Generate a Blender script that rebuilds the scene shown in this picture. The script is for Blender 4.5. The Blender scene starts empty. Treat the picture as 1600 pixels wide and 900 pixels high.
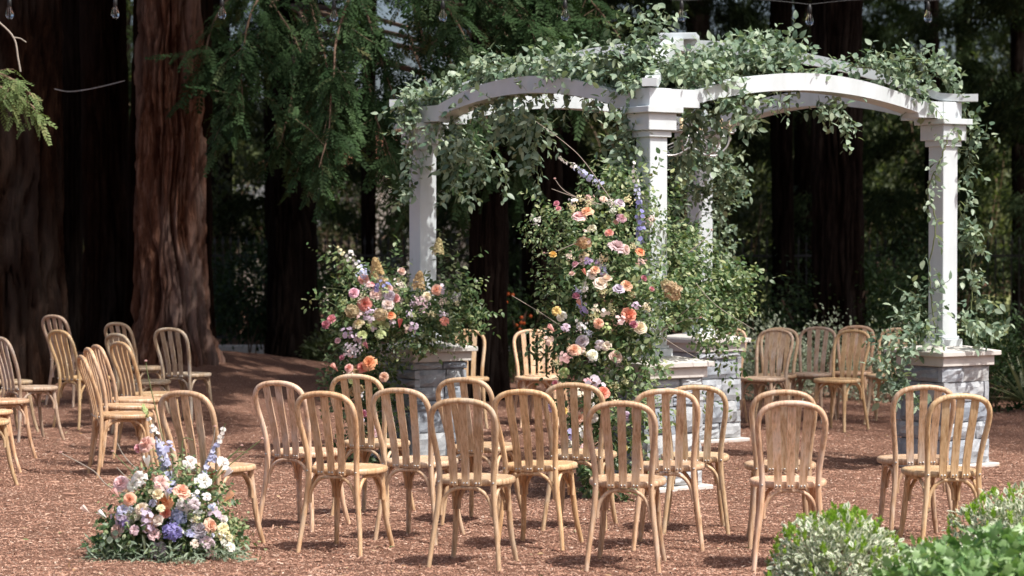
import bpy, math, random
import numpy as np
from mathutils import Vector, Matrix, Quaternion
random.seed(7); RNG = np.random.default_rng(11)
SC = bpy.context.scene; COL = SC.collection
R = math.radians
# ------------------------------------------------------------------ camera, sky, sun, exposure
FPX = 3778.0; HC = 1.72; YH = 377.0
PITCH = math.atan((450 - YH) / FPX)
cam_d = bpy.data.cameras.new('camera'); cam = bpy.data.objects.new('camera', cam_d); COL.objects.link(cam)
cam.location = (0, 0, HC); cam.rotation_euler = (math.pi / 2 - PITCH, 0, 0)
cam_d.lens = 85; cam_d.sensor_width = 36; cam_d.clip_start = 0.1; cam_d.clip_end = 2000
cam_d.dof.use_dof = True; cam_d.dof.focus_distance = 15.6; cam_d.dof.aperture_fstop = 3.2
SC.camera = cam
SUN_EL, SUN_AZ = 57.0, 128.0          # azimuth clockwise from +Y
SV = Vector((math.cos(R(SUN_EL)) * math.sin(R(SUN_AZ)), math.cos(R(SUN_EL)) * math.cos(R(SUN_AZ)), math.sin(R(SUN_EL))))
w = bpy.data.worlds.new('World'); SC.world = w; w.use_nodes = True
nt = w.node_tree; nt.nodes.clear()
sky = nt.nodes.new('ShaderNodeTexSky'); sky.sky_type = 'NISHITA'; sky.sun_disc = False
sky.sun_elevation = R(SUN_EL); sky.sun_rotation = R(SUN_AZ); sky.air_density = 0.8; sky.dust_density = 5.0; sky.ozone_density = 1.0
bg = nt.nodes.new('ShaderNodeBackground'); bg.inputs[1].default_value = 0.12
wo = nt.nodes.new('ShaderNodeOutputWorld'); nt.links.new(sky.outputs[0], bg.inputs[0]); nt.links.new(bg.outputs[0], wo.inputs[0])
sun_d = bpy.data.lights.new('sun', 'SUN'); sun_d.energy = 3.6; sun_d.angle = R(1.0); sun_d.color = (1.0, 0.965, 0.91)
sun = bpy.data.objects.new('sun', sun_d); COL.objects.link(sun)
sun.rotation_euler = (-SV).to_track_quat('-Z', 'Y').to_euler(); sun.location = (20, -8, 40)
SC.view_settings.view_transform = 'Standard'; SC.view_settings.look = 'None'
SC.view_settings.exposure = 0.52; SC.view_settings.gamma = 1.0; SC.view_settings.use_curve_mapping = False
SC.cycles.max_bounces = 6; SC.cycles.diffuse_bounces = 3; SC.cycles.transmission_bounces = 6; SC.cycles.transparent_max_bounces = 8

CA, SA = math.cos(PITCH), math.sin(PITCH)
def ray(px, py):
    u = (px - 800) / FPX; v = (450 - py) / FPX
    return Vector((u, CA + v * SA, -SA + v * CA))
def at(px, py, Y):
    d = ray(px, py); return Vector((0, 0, HC)) + d * (Y / d.y)
def at_z(px, py, z):
    d = ray(px, py); return Vector((0, 0, HC)) + d * ((z - HC) / d.z)

# ------------------------------------------------------------------ tagging helpers
def tag(o, label=None, cat=None, group=None, kind=None):
    if label: o['label'] = label
    if cat: o['category'] = cat
    if group: o['group'] = group
    if kind: o['kind'] = kind
    return o
def empty(name, loc=(0, 0, 0), rz=0.0):
    o = bpy.data.objects.new(name, None); o.empty_display_size = 0.1
    COL.objects.link(o); o.location = loc; o.rotation_euler = (0, 0, rz); return o
def link(name, me, parent=None, loc=None):
    o = bpy.data.objects.new(name, me); COL.objects.link(o)
    if parent is not None: o.parent = parent
    if loc is not None: o.location = loc
    return o
def np_mesh(name, V, F, mats, smooth=False, attrs=None, mi=None):
    """V (n,3), F (m,k) same-size faces"""
    V = np.asarray(V, np.float32); F = np.asarray(F, np.int32)
    me = bpy.data.meshes.new(name); k = F.shape[1]
    me.vertices.add(len(V)); me.vertices.foreach_set('co', V.ravel())
    me.loops.add(F.size); me.loops.foreach_set('vertex_index', F.ravel())
    me.polygons.add(len(F)); me.polygons.foreach_set('loop_start', np.arange(0, F.size, k, dtype=np.int32))
    me.polygons.foreach_set('loop_total', np.full(len(F), k, np.int32))
    me.polygons.foreach_set('use_smooth', np.full(len(F), smooth, bool))
    if mi is not None: me.polygons.foreach_set('material_index', np.asarray(mi, np.int32))
    for n, a in (attrs or {}).items():
        at_ = me.attributes.new(n, 'FLOAT', 'POINT'); at_.data.foreach_set('value', np.asarray(a, np.float32))
    me.update(calc_edges=True)
    for m in (mats if isinstance(mats, (list, tuple)) else [mats]): me.materials.append(m)
    return me
class MB:
    def __init__(s): s.v = []; s.f = []; s.sm = []; s.mi = []
    def add(s, vs, fs, smooth=False, mi=0):
        b = len(s.v); s.v += [tuple(v) for v in vs]; s.f += [tuple(i + b for i in f) for f in fs]
        s.sm += [smooth] * len(fs); s.mi += [mi] * len(fs); return s
    def box(s, c, size, ax=None, mi=0, ch=0.0):
        """bevelled box; ax = 3 axis vectors"""
        ax = ax or (Vector((1, 0, 0)), Vector((0, 1, 0)), Vector((0, 0, 1)))
        c = Vector(c); h = [x / 2 for x in size]
        if ch <= 0:
            vs = [c + ax[0] * (h[0] * i) + ax[1] * (h[1] * j) + ax[2] * (h[2] * k) for i in (-1, 1) for j in (-1, 1) for k in (-1, 1)]
            return s.add(vs, [(0, 1, 3, 2), (4, 6, 7, 5), (0, 4, 5, 1), (2, 3, 7, 6), (0, 2, 6, 4), (1, 5, 7, 3)], mi=mi)
        vs = []; idx = {}
        for i in (-1, 1):
            for j in (-1, 1):
                for k in (-1, 1):
                    for a in range(3):
                        hh = [(h[q] if q == a else h[q] - ch) for q in range(3)]
                        idx[(i, j, k, a)] = len(vs)
                        vs.append(c + ax[0] * (hh[0] * i) + ax[1] * (hh[1] * j) + ax[2] * (hh[2] * k))
        fs = []
        g = lambda i, j, k, a: idx[(i, j, k, a)]
        for i in (-1, 1):
            fs.append([g(i, -1, -1, 0), g(i, 1, -1, 0), g(i, 1, 1, 0), g(i, -1, 1, 0)][::i])
            fs.append([g(-1, i, -1, 1), g(-1, i, 1, 1), g(1, i, 1, 1), g(1, i, -1, 1)][::i])
            fs.append([g(-1, -1, i, 2), g(1, -1, i, 2), g(1, 1, i, 2), g(-1, 1, i, 2)][::i])
        for i in (-1, 1):
            for j in (-1, 1):
                fs.append([g(i, j, -1, 0), g(i, j, -1, 1), g(i, j, 1, 1), g(i, j, 1, 0)][::i * j])
                fs.append([g(i, -1, j, 0), g(i, 1, j, 0), g(i, 1, j, 2), g(i, -1, j, 2)][::i * j])
                fs.append([g(-1, i, j, 1), g(-1, i, j, 2), g(1, i, j, 2), g(1, i, j, 1)][::i * j])
                for k in (-1, 1): fs.append([g(i, j, k, 0), g(i, j, k, 1), g(i, j, k, 2)][::i * j * k])
        return s.add(vs, fs, mi=mi)
    def tube(s, pts, rad, n=8, mi=0, flat=None, caps=True):
        pts = [Vector(p) for p in pts]; m = len(pts)
        if not hasattr(rad, '__len__'): rad = [rad] * m
        t0 = (pts[1] - pts[0]).normalized()
        up = Vector((0, 0, 1)) if abs(t0.z) < .9 else Vector((0, 1, 0))
        nx = t0.cross(up).normalized(); vs = []
        for i, p in enumerate(pts):
            t = (pts[min(i + 1, m - 1)] - pts[max(i - 1, 0)]).normalized()
            nx = (nx - t * nx.dot(t)).normalized(); ny = t.cross(nx)
            for k in range(n):
                a = 2 * math.pi * k / n
                vs.append(p + (nx * math.cos(a) + ny * math.sin(a)) * rad[i])
        fs = [(i * n + k, i * n + (k + 1) % n, (i + 1) * n + (k + 1) % n, (i + 1) * n + k) for i in range(m - 1) for k in range(n)]
        s.add(vs, fs, True, mi)
        if caps:
            s.add(vs[:n], [tuple(range(n))[::-1]], False, mi); s.add(vs[-n:], [tuple(range(n))], False, mi)
        return s
    def lathe(s, prof, n=16, c=(0, 0, 0), sx=1, sy=1, mi=0, smooth=True):
        c = Vector(c); vs = []
        for r, z in prof:
            for k in range(n):
                a = 2 * math.pi * k / n; vs.append(c + Vector((r * sx * math.cos(a), r * sy * math.sin(a), z)))
        fs = [(i * n + k, i * n + (k + 1) % n, (i + 1) * n + (k + 1) % n, (i + 1) * n + k) for i in range(len(prof) - 1) for k in range(n)]
        return s.add(vs, fs, smooth, mi)
    def prism(s, poly, o, ex, ey, ez, depth, mi=0):
        """poly in (ex,ey) plane extruded symmetrically along ez"""
        o = Vector(o); n = len(poly)
        a = [o + ex * p[0] + ey * p[1] - ez * depth / 2 for p in poly]; b = [v + ez * depth for v in a]
        s.add(a, [tuple(range(n))[::-1]], mi=mi); s.add(b, [tuple(range(n))], mi=mi)
        return s.add(a + b, [(i, (i + 1) % n, (i + 1) % n + n, i + n) for i in range(n)], mi=mi)
    def mesh(s, name, mats):
        me = bpy.data.meshes.new(name); me.from_pydata(s.v, [], s.f)
        for m in (mats if isinstance(mats, (list, tuple)) else [mats]): me.materials.append(m)
        me.polygons.foreach_set('use_smooth', s.sm); me.polygons.foreach_set('material_index', s.mi); me.update()
        return me
    def build(s, name, mats, parent=None, loc=None): return link(name, s.mesh(name, mats), parent, loc)
def spline(P, k=6):
    P = [Vector(p) for p in P]; out = []
    for i in range(len(P) - 1):
        p0, p1, p2, p3 = P[max(i - 1, 0)], P[i], P[i + 1], P[min(i + 2, len(P) - 1)]
        for j in range(k):
            t = j / k
            out.append(0.5 * ((2 * p1) + (p2 - p0) * t + (2 * p0 - 5 * p1 + 4 * p2 - p3) * t * t + (3 * p1 - p0 - 3 * p2 + p3) * t ** 3))
    return out + [P[-1]]

# ------------------------------------------------------------------ materials
class Mat:
    def __init__(s, name, rough=.6, spec=.5):
        s.m = bpy.data.materials.new(name); s.m.use_nodes = True; s.t = s.m.node_tree
        s.b = s.t.nodes['Principled BSDF']; s.b.inputs['Roughness'].default_value = rough
        s.b.inputs['Specular IOR Level'].default_value = spec; s.out = s.t.nodes['Material Output']
    def n(s, ty, **kw):
        nd = s.t.nodes.new(ty)
        for k, v in kw.items():
            if isinstance(v, bpy.types.NodeSocket): s.t.links.new(v, nd.inputs[k])
            elif k in nd.inputs.keys(): nd.inputs[k].default_value = v
            else: setattr(nd, k, v)
        return nd
    def l(s, a, b): s.t.links.new(a, b)
    def coord(s, scale=(1, 1, 1), kind='Object'):
        tc = s.n('ShaderNodeTexCoord'); mp = s.n('ShaderNodeMapping'); s.l(tc.outputs[kind], mp.inputs['Vector'])
        mp.inputs['Scale'].default_value = scale; return mp.outputs[0]
    def noise(s, vec, scale, detail=4, rough=.55):
        nd = s.n('ShaderNodeTexNoise'); s.l(vec, nd.inputs['Vector']); nd.inputs['Scale'].default_value = scale
        nd.inputs['Detail'].default_value = detail; nd.inputs['Roughness'].default_value = rough; return nd.outputs['Fac']
    def ramp(s, fac, stops):
        nd = s.n('ShaderNodeValToRGB'); s.l(fac, nd.inputs[0]); cr = nd.color_ramp
        while len(cr.elements) < len(stops): cr.elements.new(.5)
        for e, (p, c) in zip(cr.elements, stops): e.position = p; e.color = (*c, 1)
        return nd.outputs[0]
    def mix(s, fac, a, b, mode='MIX'):
        nd = s.n('ShaderNodeMix', data_type='RGBA', blend_type=mode)
        for i, v in ((0, fac), (6, a), (7, b)):
            if isinstance(v, bpy.types.NodeSocket): s.l(v, nd.inputs[i])
            else: nd.inputs[i].default_value = v if i == 0 else (*v[:3], 1)
        return nd.outputs[2]
    def math(s, op, a, b=0.0):
        nd = s.n('ShaderNodeMath', operation=op)
        for i, v in enumerate((a, b)):
            if isinstance(v, bpy.types.NodeSocket): s.l(v, nd.inputs[i])
            else: nd.inputs[i].default_value = v
        return nd.outputs[0]
    def col(s, c):
        if isinstance(c, bpy.types.NodeSocket): s.l(c, s.b.inputs['Base Color'])
        else: s.b.inputs['Base Color'].default_value = (*c, 1)
        return s
    def bump(s, h, strength=.3, dist=.01):
        nd = s.n('ShaderNodeBump'); nd.inputs['Strength'].default_value = strength; nd.inputs['Distance'].default_value = dist
        s.l(h, nd.inputs['Height']); s.l(nd.outputs[0], s.b.inputs['Normal']); return s

def wood_mat():
    M = Mat('oak_wood', .42, .45)
    oi = M.n('ShaderNodeObjectInfo')
    rnd = M.math('MULTIPLY', oi.outputs['Random'], 17.0)
    tc = M.n('ShaderNodeTexCoord'); ad = M.n('ShaderNodeVectorMath', operation='ADD')
    cmb = M.n('ShaderNodeCombineXYZ'); M.l(rnd, cmb.inputs[0]); M.l(rnd, cmb.inputs[1])
    M.l(tc.outputs['Object'], ad.inputs[0]); M.l(cmb.outputs[0], ad.inputs[1])
    mp = M.n('ShaderNodeMapping'); M.l(ad.outputs[0], mp.inputs[0]); mp.inputs['Scale'].default_value = (95, 60, 5)
    g1 = M.noise(mp.outputs[0], 1.0, 5, .65)
    mp2 = M.n('ShaderNodeMapping'); M.l(ad.outputs[0], mp2.inputs[0]); mp2.inputs['Scale'].default_value = (9, 9, 4)
    g2 = M.noise(mp2.outputs[0], 1.0, 3, .6)
    mp3 = M.n('ShaderNodeMapping'); M.l(ad.outputs[0], mp3.inputs[0]); mp3.inputs['Scale'].default_value = (160, 120, 10)
    g3 = M.noise(mp3.outputs[0], 1.0, 2, .5)
    base = M.ramp(g1, [(.30, (.32, .185, .095)), (.48, (.56, .37, .225)), (.70, (.70, .53, .37))])
    wash = M.ramp(g2, [(.52, (0, 0, 0)), (.72, (1, 1, 1))])
    c = M.mix(M.math('MULTIPLY', wash, .75), base, (.64, .54, .44))
    pores = M.ramp(g3, [(.30, (.62, .62, .62)), (.45, (1, 1, 1))])
    c = M.mix(.75, c, pores, 'MULTIPLY')
    c = M.mix(1.0, c, oi.outputs['Color'], 'MULTIPLY')
    M.col(c).bump(g1, .25, .002); return M.m
WOOD = wood_mat()
def plain(name, c, rough=.5, metal=0, var=.12, scale=6, bump=.0, spec=.5):
    M = Mat(name, rough, spec); v = M.coord(); f = M.noise(v, scale, 5)
    a = tuple(x * (1 - var) for x in c); b = tuple(min(1, x * (1 + var)) for x in c)
    M.col(M.ramp(f, [(.3, a), (.7, b)])); M.b.inputs['Metallic'].default_value = metal
    if bump: M.bump(M.noise(v, scale * 8, 4), bump, .004)
    return M.m
STEEL = plain('bolt_steel', (.6, .6, .58), .35, 1)
def paint_mat():
    M = Mat('white_paint', .42, .5); v = M.coord((3, 3, 1.2)); f = M.noise(v, 2.2, 6, .6)
    g = M.noise(M.coord((30, 30, 2)), 1.0, 3)
    c = M.ramp(f, [(.22, (.52, .57, .575)), (.5, (.62, .67, .69)), (.8, (.65, .70, .72))])
    M.col(M.mix(M.math('MULTIPLY', M.ramp(g, [(.62, (0, 0, 0)), (.75, (1, 1, 1))]), .12), c, (.6, .6, .57))).bump(g, .08, .002); return M.m
PAINT = paint_mat()
def stone_mat():
    M = Mat('split_face_stone', .85, .25); oi = M.n('ShaderNodeObjectInfo'); v = M.coord()
    f = M.noise(v, 14, 8, .65); f2 = M.noise(v, 60, 4)
    c = M.ramp(f, [(.22, (.27, .285, .31)), (.5, (.42, .435, .45)), (.78, (.57, .58, .585))])
    t = M.ramp(oi.outputs['Random'], [(0, (.60, .65, .72)), (.3, (.82, .86, .91)), (.6, (1, 1, .99)), (.85, (.9, .93, .97)), (1, (1.0, .97, .92))])
    c = M.mix(1, c, t, 'MULTIPLY'); M.col(c)
    h = M.math('ADD', f, M.math('MULTIPLY', f2, .4)); M.bump(h, .55, .010); return M.m
STONE = stone_mat()
MORTAR = plain('grey_mortar', (.30, .30, .30), .9, bump=.3)
CAPST = plain('cast_stone_cap', (.62, .59, .55), .7, var=.08, scale=9, bump=.15)
CONC = plain('pale_concrete', (.50, .49, .46), .85, var=.2, scale=5, bump=.2)
IRON = plain('black_iron', (.02, .02, .02), .45)
def mulch_mat():
    M = Mat('wood_mulch', .9, .15); v = M.coord()
    f = M.noise(v, 55, 6, .7); f2 = M.noise(v, .9, 4, .6); f3 = M.noise(v, 160, 3, .6)
    c = M.ramp(f, [(.28, (.16, .076, .052)), (.5, (.31, .168, .117)), (.72, (.46, .285, .205))])
    c = M.mix(.5, c, M.ramp(f2, [(.3, (.7, .66, .64)), (.7, (1.05, 1.0, .97))]), 'MULTIPLY')
    M.col(c); M.bump(M.math('ADD', f, f3), .9, .03); return M.m
MULCH = mulch_mat()
def chip_mat():
    M = Mat('mulch_chip', .85, .2); a = M.n('ShaderNodeAttribute', attribute_name='tint')
    c = M.ramp(a.outputs['Fac'], [(0, (.17, .076, .050)), (.3, (.33, .172, .118)), (.65, (.49, .30, .215)), (.9, (.64, .46, .36)), (1, (.74, .61, .51))])
    M.col(c); return M.m
CHIP = chip_mat()
def leaf_mat(name, stops, mode='attr', rough=.45, trans=.25, edge=None, spec=.4):
    """leaf colour from the per-leaf tint (attr) or from the object's random (obj)"""
    M = Mat(name, rough, spec if 'needles' not in name else .06)
    if mode == 'attr': f = M.n('ShaderNodeAttribute', attribute_name='tint').outputs['Fac']
    else: f = M.n('ShaderNodeObjectInfo').outputs['Random']
    c = M.ramp(f, stops)
    if edge:
        e = M.n('ShaderNodeAttribute', attribute_name='edge').outputs['Fac']
        c = M.mix(M.ramp(e, [(.35, (0, 0, 0)), (.6, (1, 1, 1))]), c, edge)
    M.col(c)
    if trans:
        tr = M.n('ShaderNodeBsdfTranslucent'); mc = M.mix(1.0, c, (1.0, 1.15, .55), 'MULTIPLY'); M.l(mc, tr.inputs[0])
        mx = M.n('ShaderNodeMixShader'); mx.inputs[0].default_value = trans
        M.l(M.b.outputs[0], mx.inputs[1]); M.l(tr.outputs[0], mx.inputs[2]); M.l(mx.outputs[0], M.out.inputs[0])
    return M.m
SMILAX = [(0, (.085, .145, .092)), (.3, (.18, .26, .18)), (.7, (.30, .385, .275)), (1, (.40, .47, .32))]
LEAF_A = leaf_mat('vine_leaf', SMILAX, rough=.45, spec=.45); LEAF_O = leaf_mat('vine_leaf_single', SMILAX, 'obj', rough=.45, spec=.45)
ARR = [(0, (.045, .095, .035)), (.35, (.10, .17, .065)), (.65, (.20, .27, .12)), (.88, (.38, .41, .20)), (1, (.32, .40, .29))]
ARR_A = leaf_mat('bouquet_leaf', ARR); ARR_O = leaf_mat('bouquet_leaf_single', ARR, 'obj')
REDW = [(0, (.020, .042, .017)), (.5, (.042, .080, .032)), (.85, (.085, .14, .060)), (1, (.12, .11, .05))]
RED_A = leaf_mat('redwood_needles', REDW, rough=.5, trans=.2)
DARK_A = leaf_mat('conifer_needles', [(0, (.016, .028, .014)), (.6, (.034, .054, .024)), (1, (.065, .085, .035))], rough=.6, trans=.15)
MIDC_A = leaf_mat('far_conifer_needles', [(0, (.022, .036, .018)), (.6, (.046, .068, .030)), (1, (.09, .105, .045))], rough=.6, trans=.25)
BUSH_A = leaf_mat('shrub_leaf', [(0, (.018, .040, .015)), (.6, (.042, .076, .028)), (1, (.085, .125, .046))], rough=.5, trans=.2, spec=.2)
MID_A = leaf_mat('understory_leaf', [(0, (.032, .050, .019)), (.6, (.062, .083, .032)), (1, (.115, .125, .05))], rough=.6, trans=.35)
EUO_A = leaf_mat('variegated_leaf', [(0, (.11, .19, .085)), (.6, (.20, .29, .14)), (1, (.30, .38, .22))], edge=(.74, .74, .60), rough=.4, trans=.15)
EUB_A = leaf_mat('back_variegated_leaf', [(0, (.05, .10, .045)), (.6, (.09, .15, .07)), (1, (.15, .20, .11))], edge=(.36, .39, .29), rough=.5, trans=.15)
LIME_A = leaf_mat('new_growth_leaf', [(0, (.20, .36, .035)), (1, (.38, .52, .09))], trans=.4)
IVY_A = leaf_mat('ivy_leaf', [(0, (.12, .24, .075)), (.6, (.23, .37, .14)), (1, (.38, .50, .26))], rough=.38, trans=.25, spec=.5)
EUC_A = leaf_mat('eucalyptus_leaf', [(0, (.15, .21, .14)), (1, (.34, .40, .29))], rough=.5)
YUC_A = leaf_mat('yucca_leaf', [(0, (.18, .22, .12)), (1, (.38, .38, .24))], rough=.5)
STEM = plain('green_stem', (.13, .16, .06), .6); TWIG = plain('brown_twig', (.20, .13, .085), .8)
PALETWIG = plain('pale_twig', (.34, .29, .24), .8)
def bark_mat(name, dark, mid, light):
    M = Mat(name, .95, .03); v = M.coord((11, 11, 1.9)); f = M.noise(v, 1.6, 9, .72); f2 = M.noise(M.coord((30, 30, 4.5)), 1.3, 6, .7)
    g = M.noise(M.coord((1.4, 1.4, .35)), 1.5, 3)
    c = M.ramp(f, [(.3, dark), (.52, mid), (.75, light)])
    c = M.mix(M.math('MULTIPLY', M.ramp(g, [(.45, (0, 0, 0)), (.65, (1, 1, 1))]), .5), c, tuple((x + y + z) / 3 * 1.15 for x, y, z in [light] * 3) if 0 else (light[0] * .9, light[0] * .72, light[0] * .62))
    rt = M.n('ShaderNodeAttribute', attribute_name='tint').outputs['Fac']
    c = M.mix(1.0, c, M.ramp(rt, [(.08, (.40, .27, .22)), (.35, (.95, .90, .88)), (.70, (1.45, 1.50, 1.55))]), 'MULTIPLY')  # shade painted into the furrow colour; ridges paler as weathered bark
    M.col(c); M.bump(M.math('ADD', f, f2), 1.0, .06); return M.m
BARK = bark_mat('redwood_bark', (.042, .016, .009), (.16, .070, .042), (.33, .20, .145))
BARKD = bark_mat('dark_bark', (.006, .004, .003), (.014, .009, .007), (.030, .021, .016))  # bark darkened so the wood's shade sits in its colour
BARKM = bark_mat('shaded_redwood_bark', (.006, .003, .002), (.018, .008, .0045), (.042, .021, .013))  # redwood bark copy with the shade put into its colour
def petal_mat():
    M = Mat('flower_petal', .55, .3); oi = M.n('ShaderNodeObjectInfo')
    e = M.n('ShaderNodeAttribute', attribute_name='edge').outputs['Fac']
    c = M.mix(1.0, oi.outputs['Color'], M.ramp(e, [(0, (.88, .74, .64)), (.55, (1.0, .97, .95)), (1, (1.06, 1.06, 1.06))]), 'MULTIPLY'); M.col(c)
    tr = M.n('ShaderNodeBsdfTranslucent'); M.l(c, tr.inputs[0]); mx = M.n('ShaderNodeMixShader'); mx.inputs[0].default_value = .3
    M.l(M.b.outputs[0], mx.inputs[1]); M.l(tr.outputs[0], mx.inputs[2]); M.l(mx.outputs[0], M.out.inputs[0]); return M.m
PETAL = petal_mat()
POLLEN = plain('flower_centre', (.55, .38, .06), .8)

# ------------------------------------------------------------------ instanced leaf clouds (joined meshes)
def nrm(a): return a / np.maximum(np.linalg.norm(a, axis=-1, keepdims=True), 1e-9)
def frames(d, up):
    """d = leaf axis (n,3) -> local x ; up ~ leaf normal -> local z ; returns (n,3,3) columns x,y,z"""
    x = nrm(d); z = up - x * (x * up).sum(-1, keepdims=True); z = nrm(z); y = np.cross(z, x)
    return np.stack([x, y, z], -1)
def leaf_tmpl(wd=.42, fold=.10, curl=-.12, seg=4, tip=.85):
    V = []; E = []; F = []
    for i in range(seg + 1):
        t = i / seg; hw = wd / 2 * (math.sin(math.pi * min(1, t ** tip)) ** .8 if 0 < t < 1 else 0.0)
        z = curl * t * t
        for k in (-1, 0, 1): V.append((t, k * hw, z + abs(k) * fold * hw * 2)); E.append(abs(k) if 0 < t < 1 else .9)
    for i in range(seg):
        a = i * 3
        for k in (0, 1):
            if i == 0: F.append((a + 1, a + 3 + k, a + 4 + k))
            elif i == seg - 1: F.append((a + k, a + 4, a + k + 1)) if 0 else F.append((a + k, a + 3 + 1, a + k + 1))
            else: F += [(a + k, a + 3 + k, a + 4 + k), (a + k, a + 4 + k, a + k + 1)]
    return np.array(V, float), np.array(F), np.array(E, float)
def spray_tmpl(pairs=7, ln=.30, wd=.055, droop=-.25, seed=0):
    """feathery redwood / conifer frond of unit length: paired flat needles along a stalk"""
    rg = np.random.default_rng(seed); V = []; F = []; E = []
    def quad(p, d, n, l, w_):
        b = len(V); s = np.cross(n, d); q = p + d * l
        V.extend([p - s * w_ * .35, p + d * l * .55 - s * w_ / 2 * 1.1, q, p + d * l * .55 + s * w_ / 2 * 1.1]); E.extend([0, .5, 1, .5])
        F.extend([(b, b + 1, b + 2), (b, b + 2, b + 3)])
    for i in range(pairs):
        t = (i + .3) / pairs; p = np.array([t, 0, droop * t * t])
        for sgn in (-1, 1):
            a = math.radians(52 - 22 * t) * sgn; d = np.array([math.cos(a), math.sin(a), -.12 + rg.normal(0, .1)]); d /= np.linalg.norm(d)
            n = nrm(np.array([rg.normal(0, .15), rg.normal(0, .15), 1.0]))
            quad(p, d, n, ln * (1.05 - .55 * t) * (.6 + .4 * min(1, t * 3)), wd)
    d = nrm(np.array([1.0, 0, 2 * droop])); quad(np.array([.85, 0, droop * .72]), d, np.array([0, 0, 1.0]), .2, wd)
    quad(np.array([0, 0, 0.0]), nrm(np.array([1, 0, droop * .9])), np.array([0, 0, 1.0]), 1.0, .018)
    return np.array(V, float), np.array(F), np.array(E, float)
def cloud_mesh(name, tmpls, P, M3, S, tint, mat):
    """join transformed templates in one mesh; tmpls = list of (V,F,E); chosen at random"""
    P = np.asarray(P, float); n = len(P); S = np.broadcast_to(np.asarray(S, float), (n,)); tint = np.broadcast_to(np.asarray(tint, float), (n,))
    ch = RNG.integers(0, len(tmpls), n); VV = []; FF = []; TT = []; EE = []; b = 0
    for k, (V, F, E) in enumerate(tmpls):
        ix = np.nonzero(ch == k)[0]
        if not len(ix): continue
        W = np.einsum('nij,vj->nvi', M3[ix], V) * S[ix, None, None] + P[ix, None, :]
        VV.append(W.reshape(-1, 3)); FF.append((F[None] + (np.arange(len(ix)) * len(V))[:, None, None]).reshape(-1, 3) + b)
        TT.append(np.repeat(tint[ix], len(V))); EE.append(np.tile(E, len(ix))); b += len(ix) * len(V)
    return np_mesh(name, np.concatenate(VV), np.concatenate(FF), mat, True, {'tint': np.concatenate(TT), 'edge': np.concatenate(EE)})
LT = [leaf_tmpl(.55, .08, -.15, 4, .75), leaf_tmpl(.47, .14, -.05, 4, .75), leaf_tmpl(.58, .05, -.30, 4, .8)]
LT_NARROW = [leaf_tmpl(.22, .1, -.1, 3), leaf_tmpl(.18, .1, .08, 3)]
LT_ROUND = [leaf_tmpl(.80, .08, -.1, 4, .9), leaf_tmpl(.70, .12, -.2, 4, .9)]
LT_LOW = [leaf_tmpl(.5, .15, -.2, 2)]
SPRAY = [spray_tmpl(6, .36, .115, -.2, 1), spray_tmpl(7, .30, .10, -.3, 2), spray_tmpl(5, .40, .13, -.1, 3)]
def clump_tmpl(n, seed, w_=.05):
    """coarse conifer clump for the trees far back: n strips fanning out and down"""
    rg = np.random.default_rng(seed); V = []; F = []; E = []
    for i in range(n):
        a = rg.uniform(-1.2, 1.2); d = nrm(np.array([math.cos(a), math.sin(a), rg.normal(-.25, .2)])); p = np.array([rg.uniform(0, .6), rg.normal(0, .1), rg.normal(0, .08)])
        s = nrm(np.cross(rg.normal(0, .4, 3) + (0, 0, 1), d)); l = rg.uniform(.18, .36); b = len(V); m = p + d * l * .5 + (0, 0, .03)
        V.extend([p, m - s * w_ / 2, p + d * l - (0, 0, .04), m + s * w_ / 2]); E.extend([0, .5, 1, .5]); F.extend([(b, b + 1, b + 2), (b, b + 2, b + 3)])
    return np.array(V), np.array(F), np.array(E)
CLUMP = [clump_tmpl(13, 5), clump_tmpl(13, 6), clump_tmpl(12, 8)]

def leafy_thing(root, leaves, mat_cloud, mat_obj, tmpls, name='leaf', n_single=300, rest='foliage'):
    """leaves: list of (pos, axis, normal, size). The n_single that show largest become objects, the rest one stuff part."""
    base = Vector(root.location)
    P = np.array([l[0] for l in leaves], float); D = np.array([l[1] for l in leaves], float); U = np.array([l[2] for l in leaves], float); S = np.array([l[3] for l in leaves], float)
    M3 = frames(D, U)
    show = S / np.maximum(P[:, 1], 1) * (.35 + np.abs(M3[:, 1, 2])) * (1 + .6 * (P[:, 1] < np.median(P[:, 1])))
    order = np.argsort(-show); one = order[:n_single]; many = order[n_single:]
    mes = [np_mesh(name, V, F, mat_obj, True, {'edge': E, 'tint': np.full(len(V), .5)}) for V, F, E in tmpls]
    for i in one:
        o = link(name, mes[int(RNG.integers(0, len(mes)))], root)
        m = Matrix(M3[i].tolist()).to_4x4() @ Matrix.Scale(float(S[i]), 4); m.translation = Vector(P[i]) - base
        o.matrix_basis = m
    if len(many):
        o = link(rest, cloud_mesh(rest, tmpls, P[many] - np.array(base), M3[many], S[many], RNG.uniform(0, 1, len(many)), mat_cloud), root); o['kind'] = 'stuff'
def rv(s=1.0): return Vector((random.gauss(0, s), random.gauss(0, s), random.gauss(0, s)))
def sprig(p, d, length, droop=.0, wob=.25, step=.03):
    p = Vector(p); d = Vector(d).normalized(); pts = [p.copy()]; n = max(2, int(length / step))
    for i in range(n):
        d = (d + rv(wob * step * 6) + Vector((0, 0, -droop * step * 5))).normalized(); p = p + d * step; pts.append(p.copy())
    return pts
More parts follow.
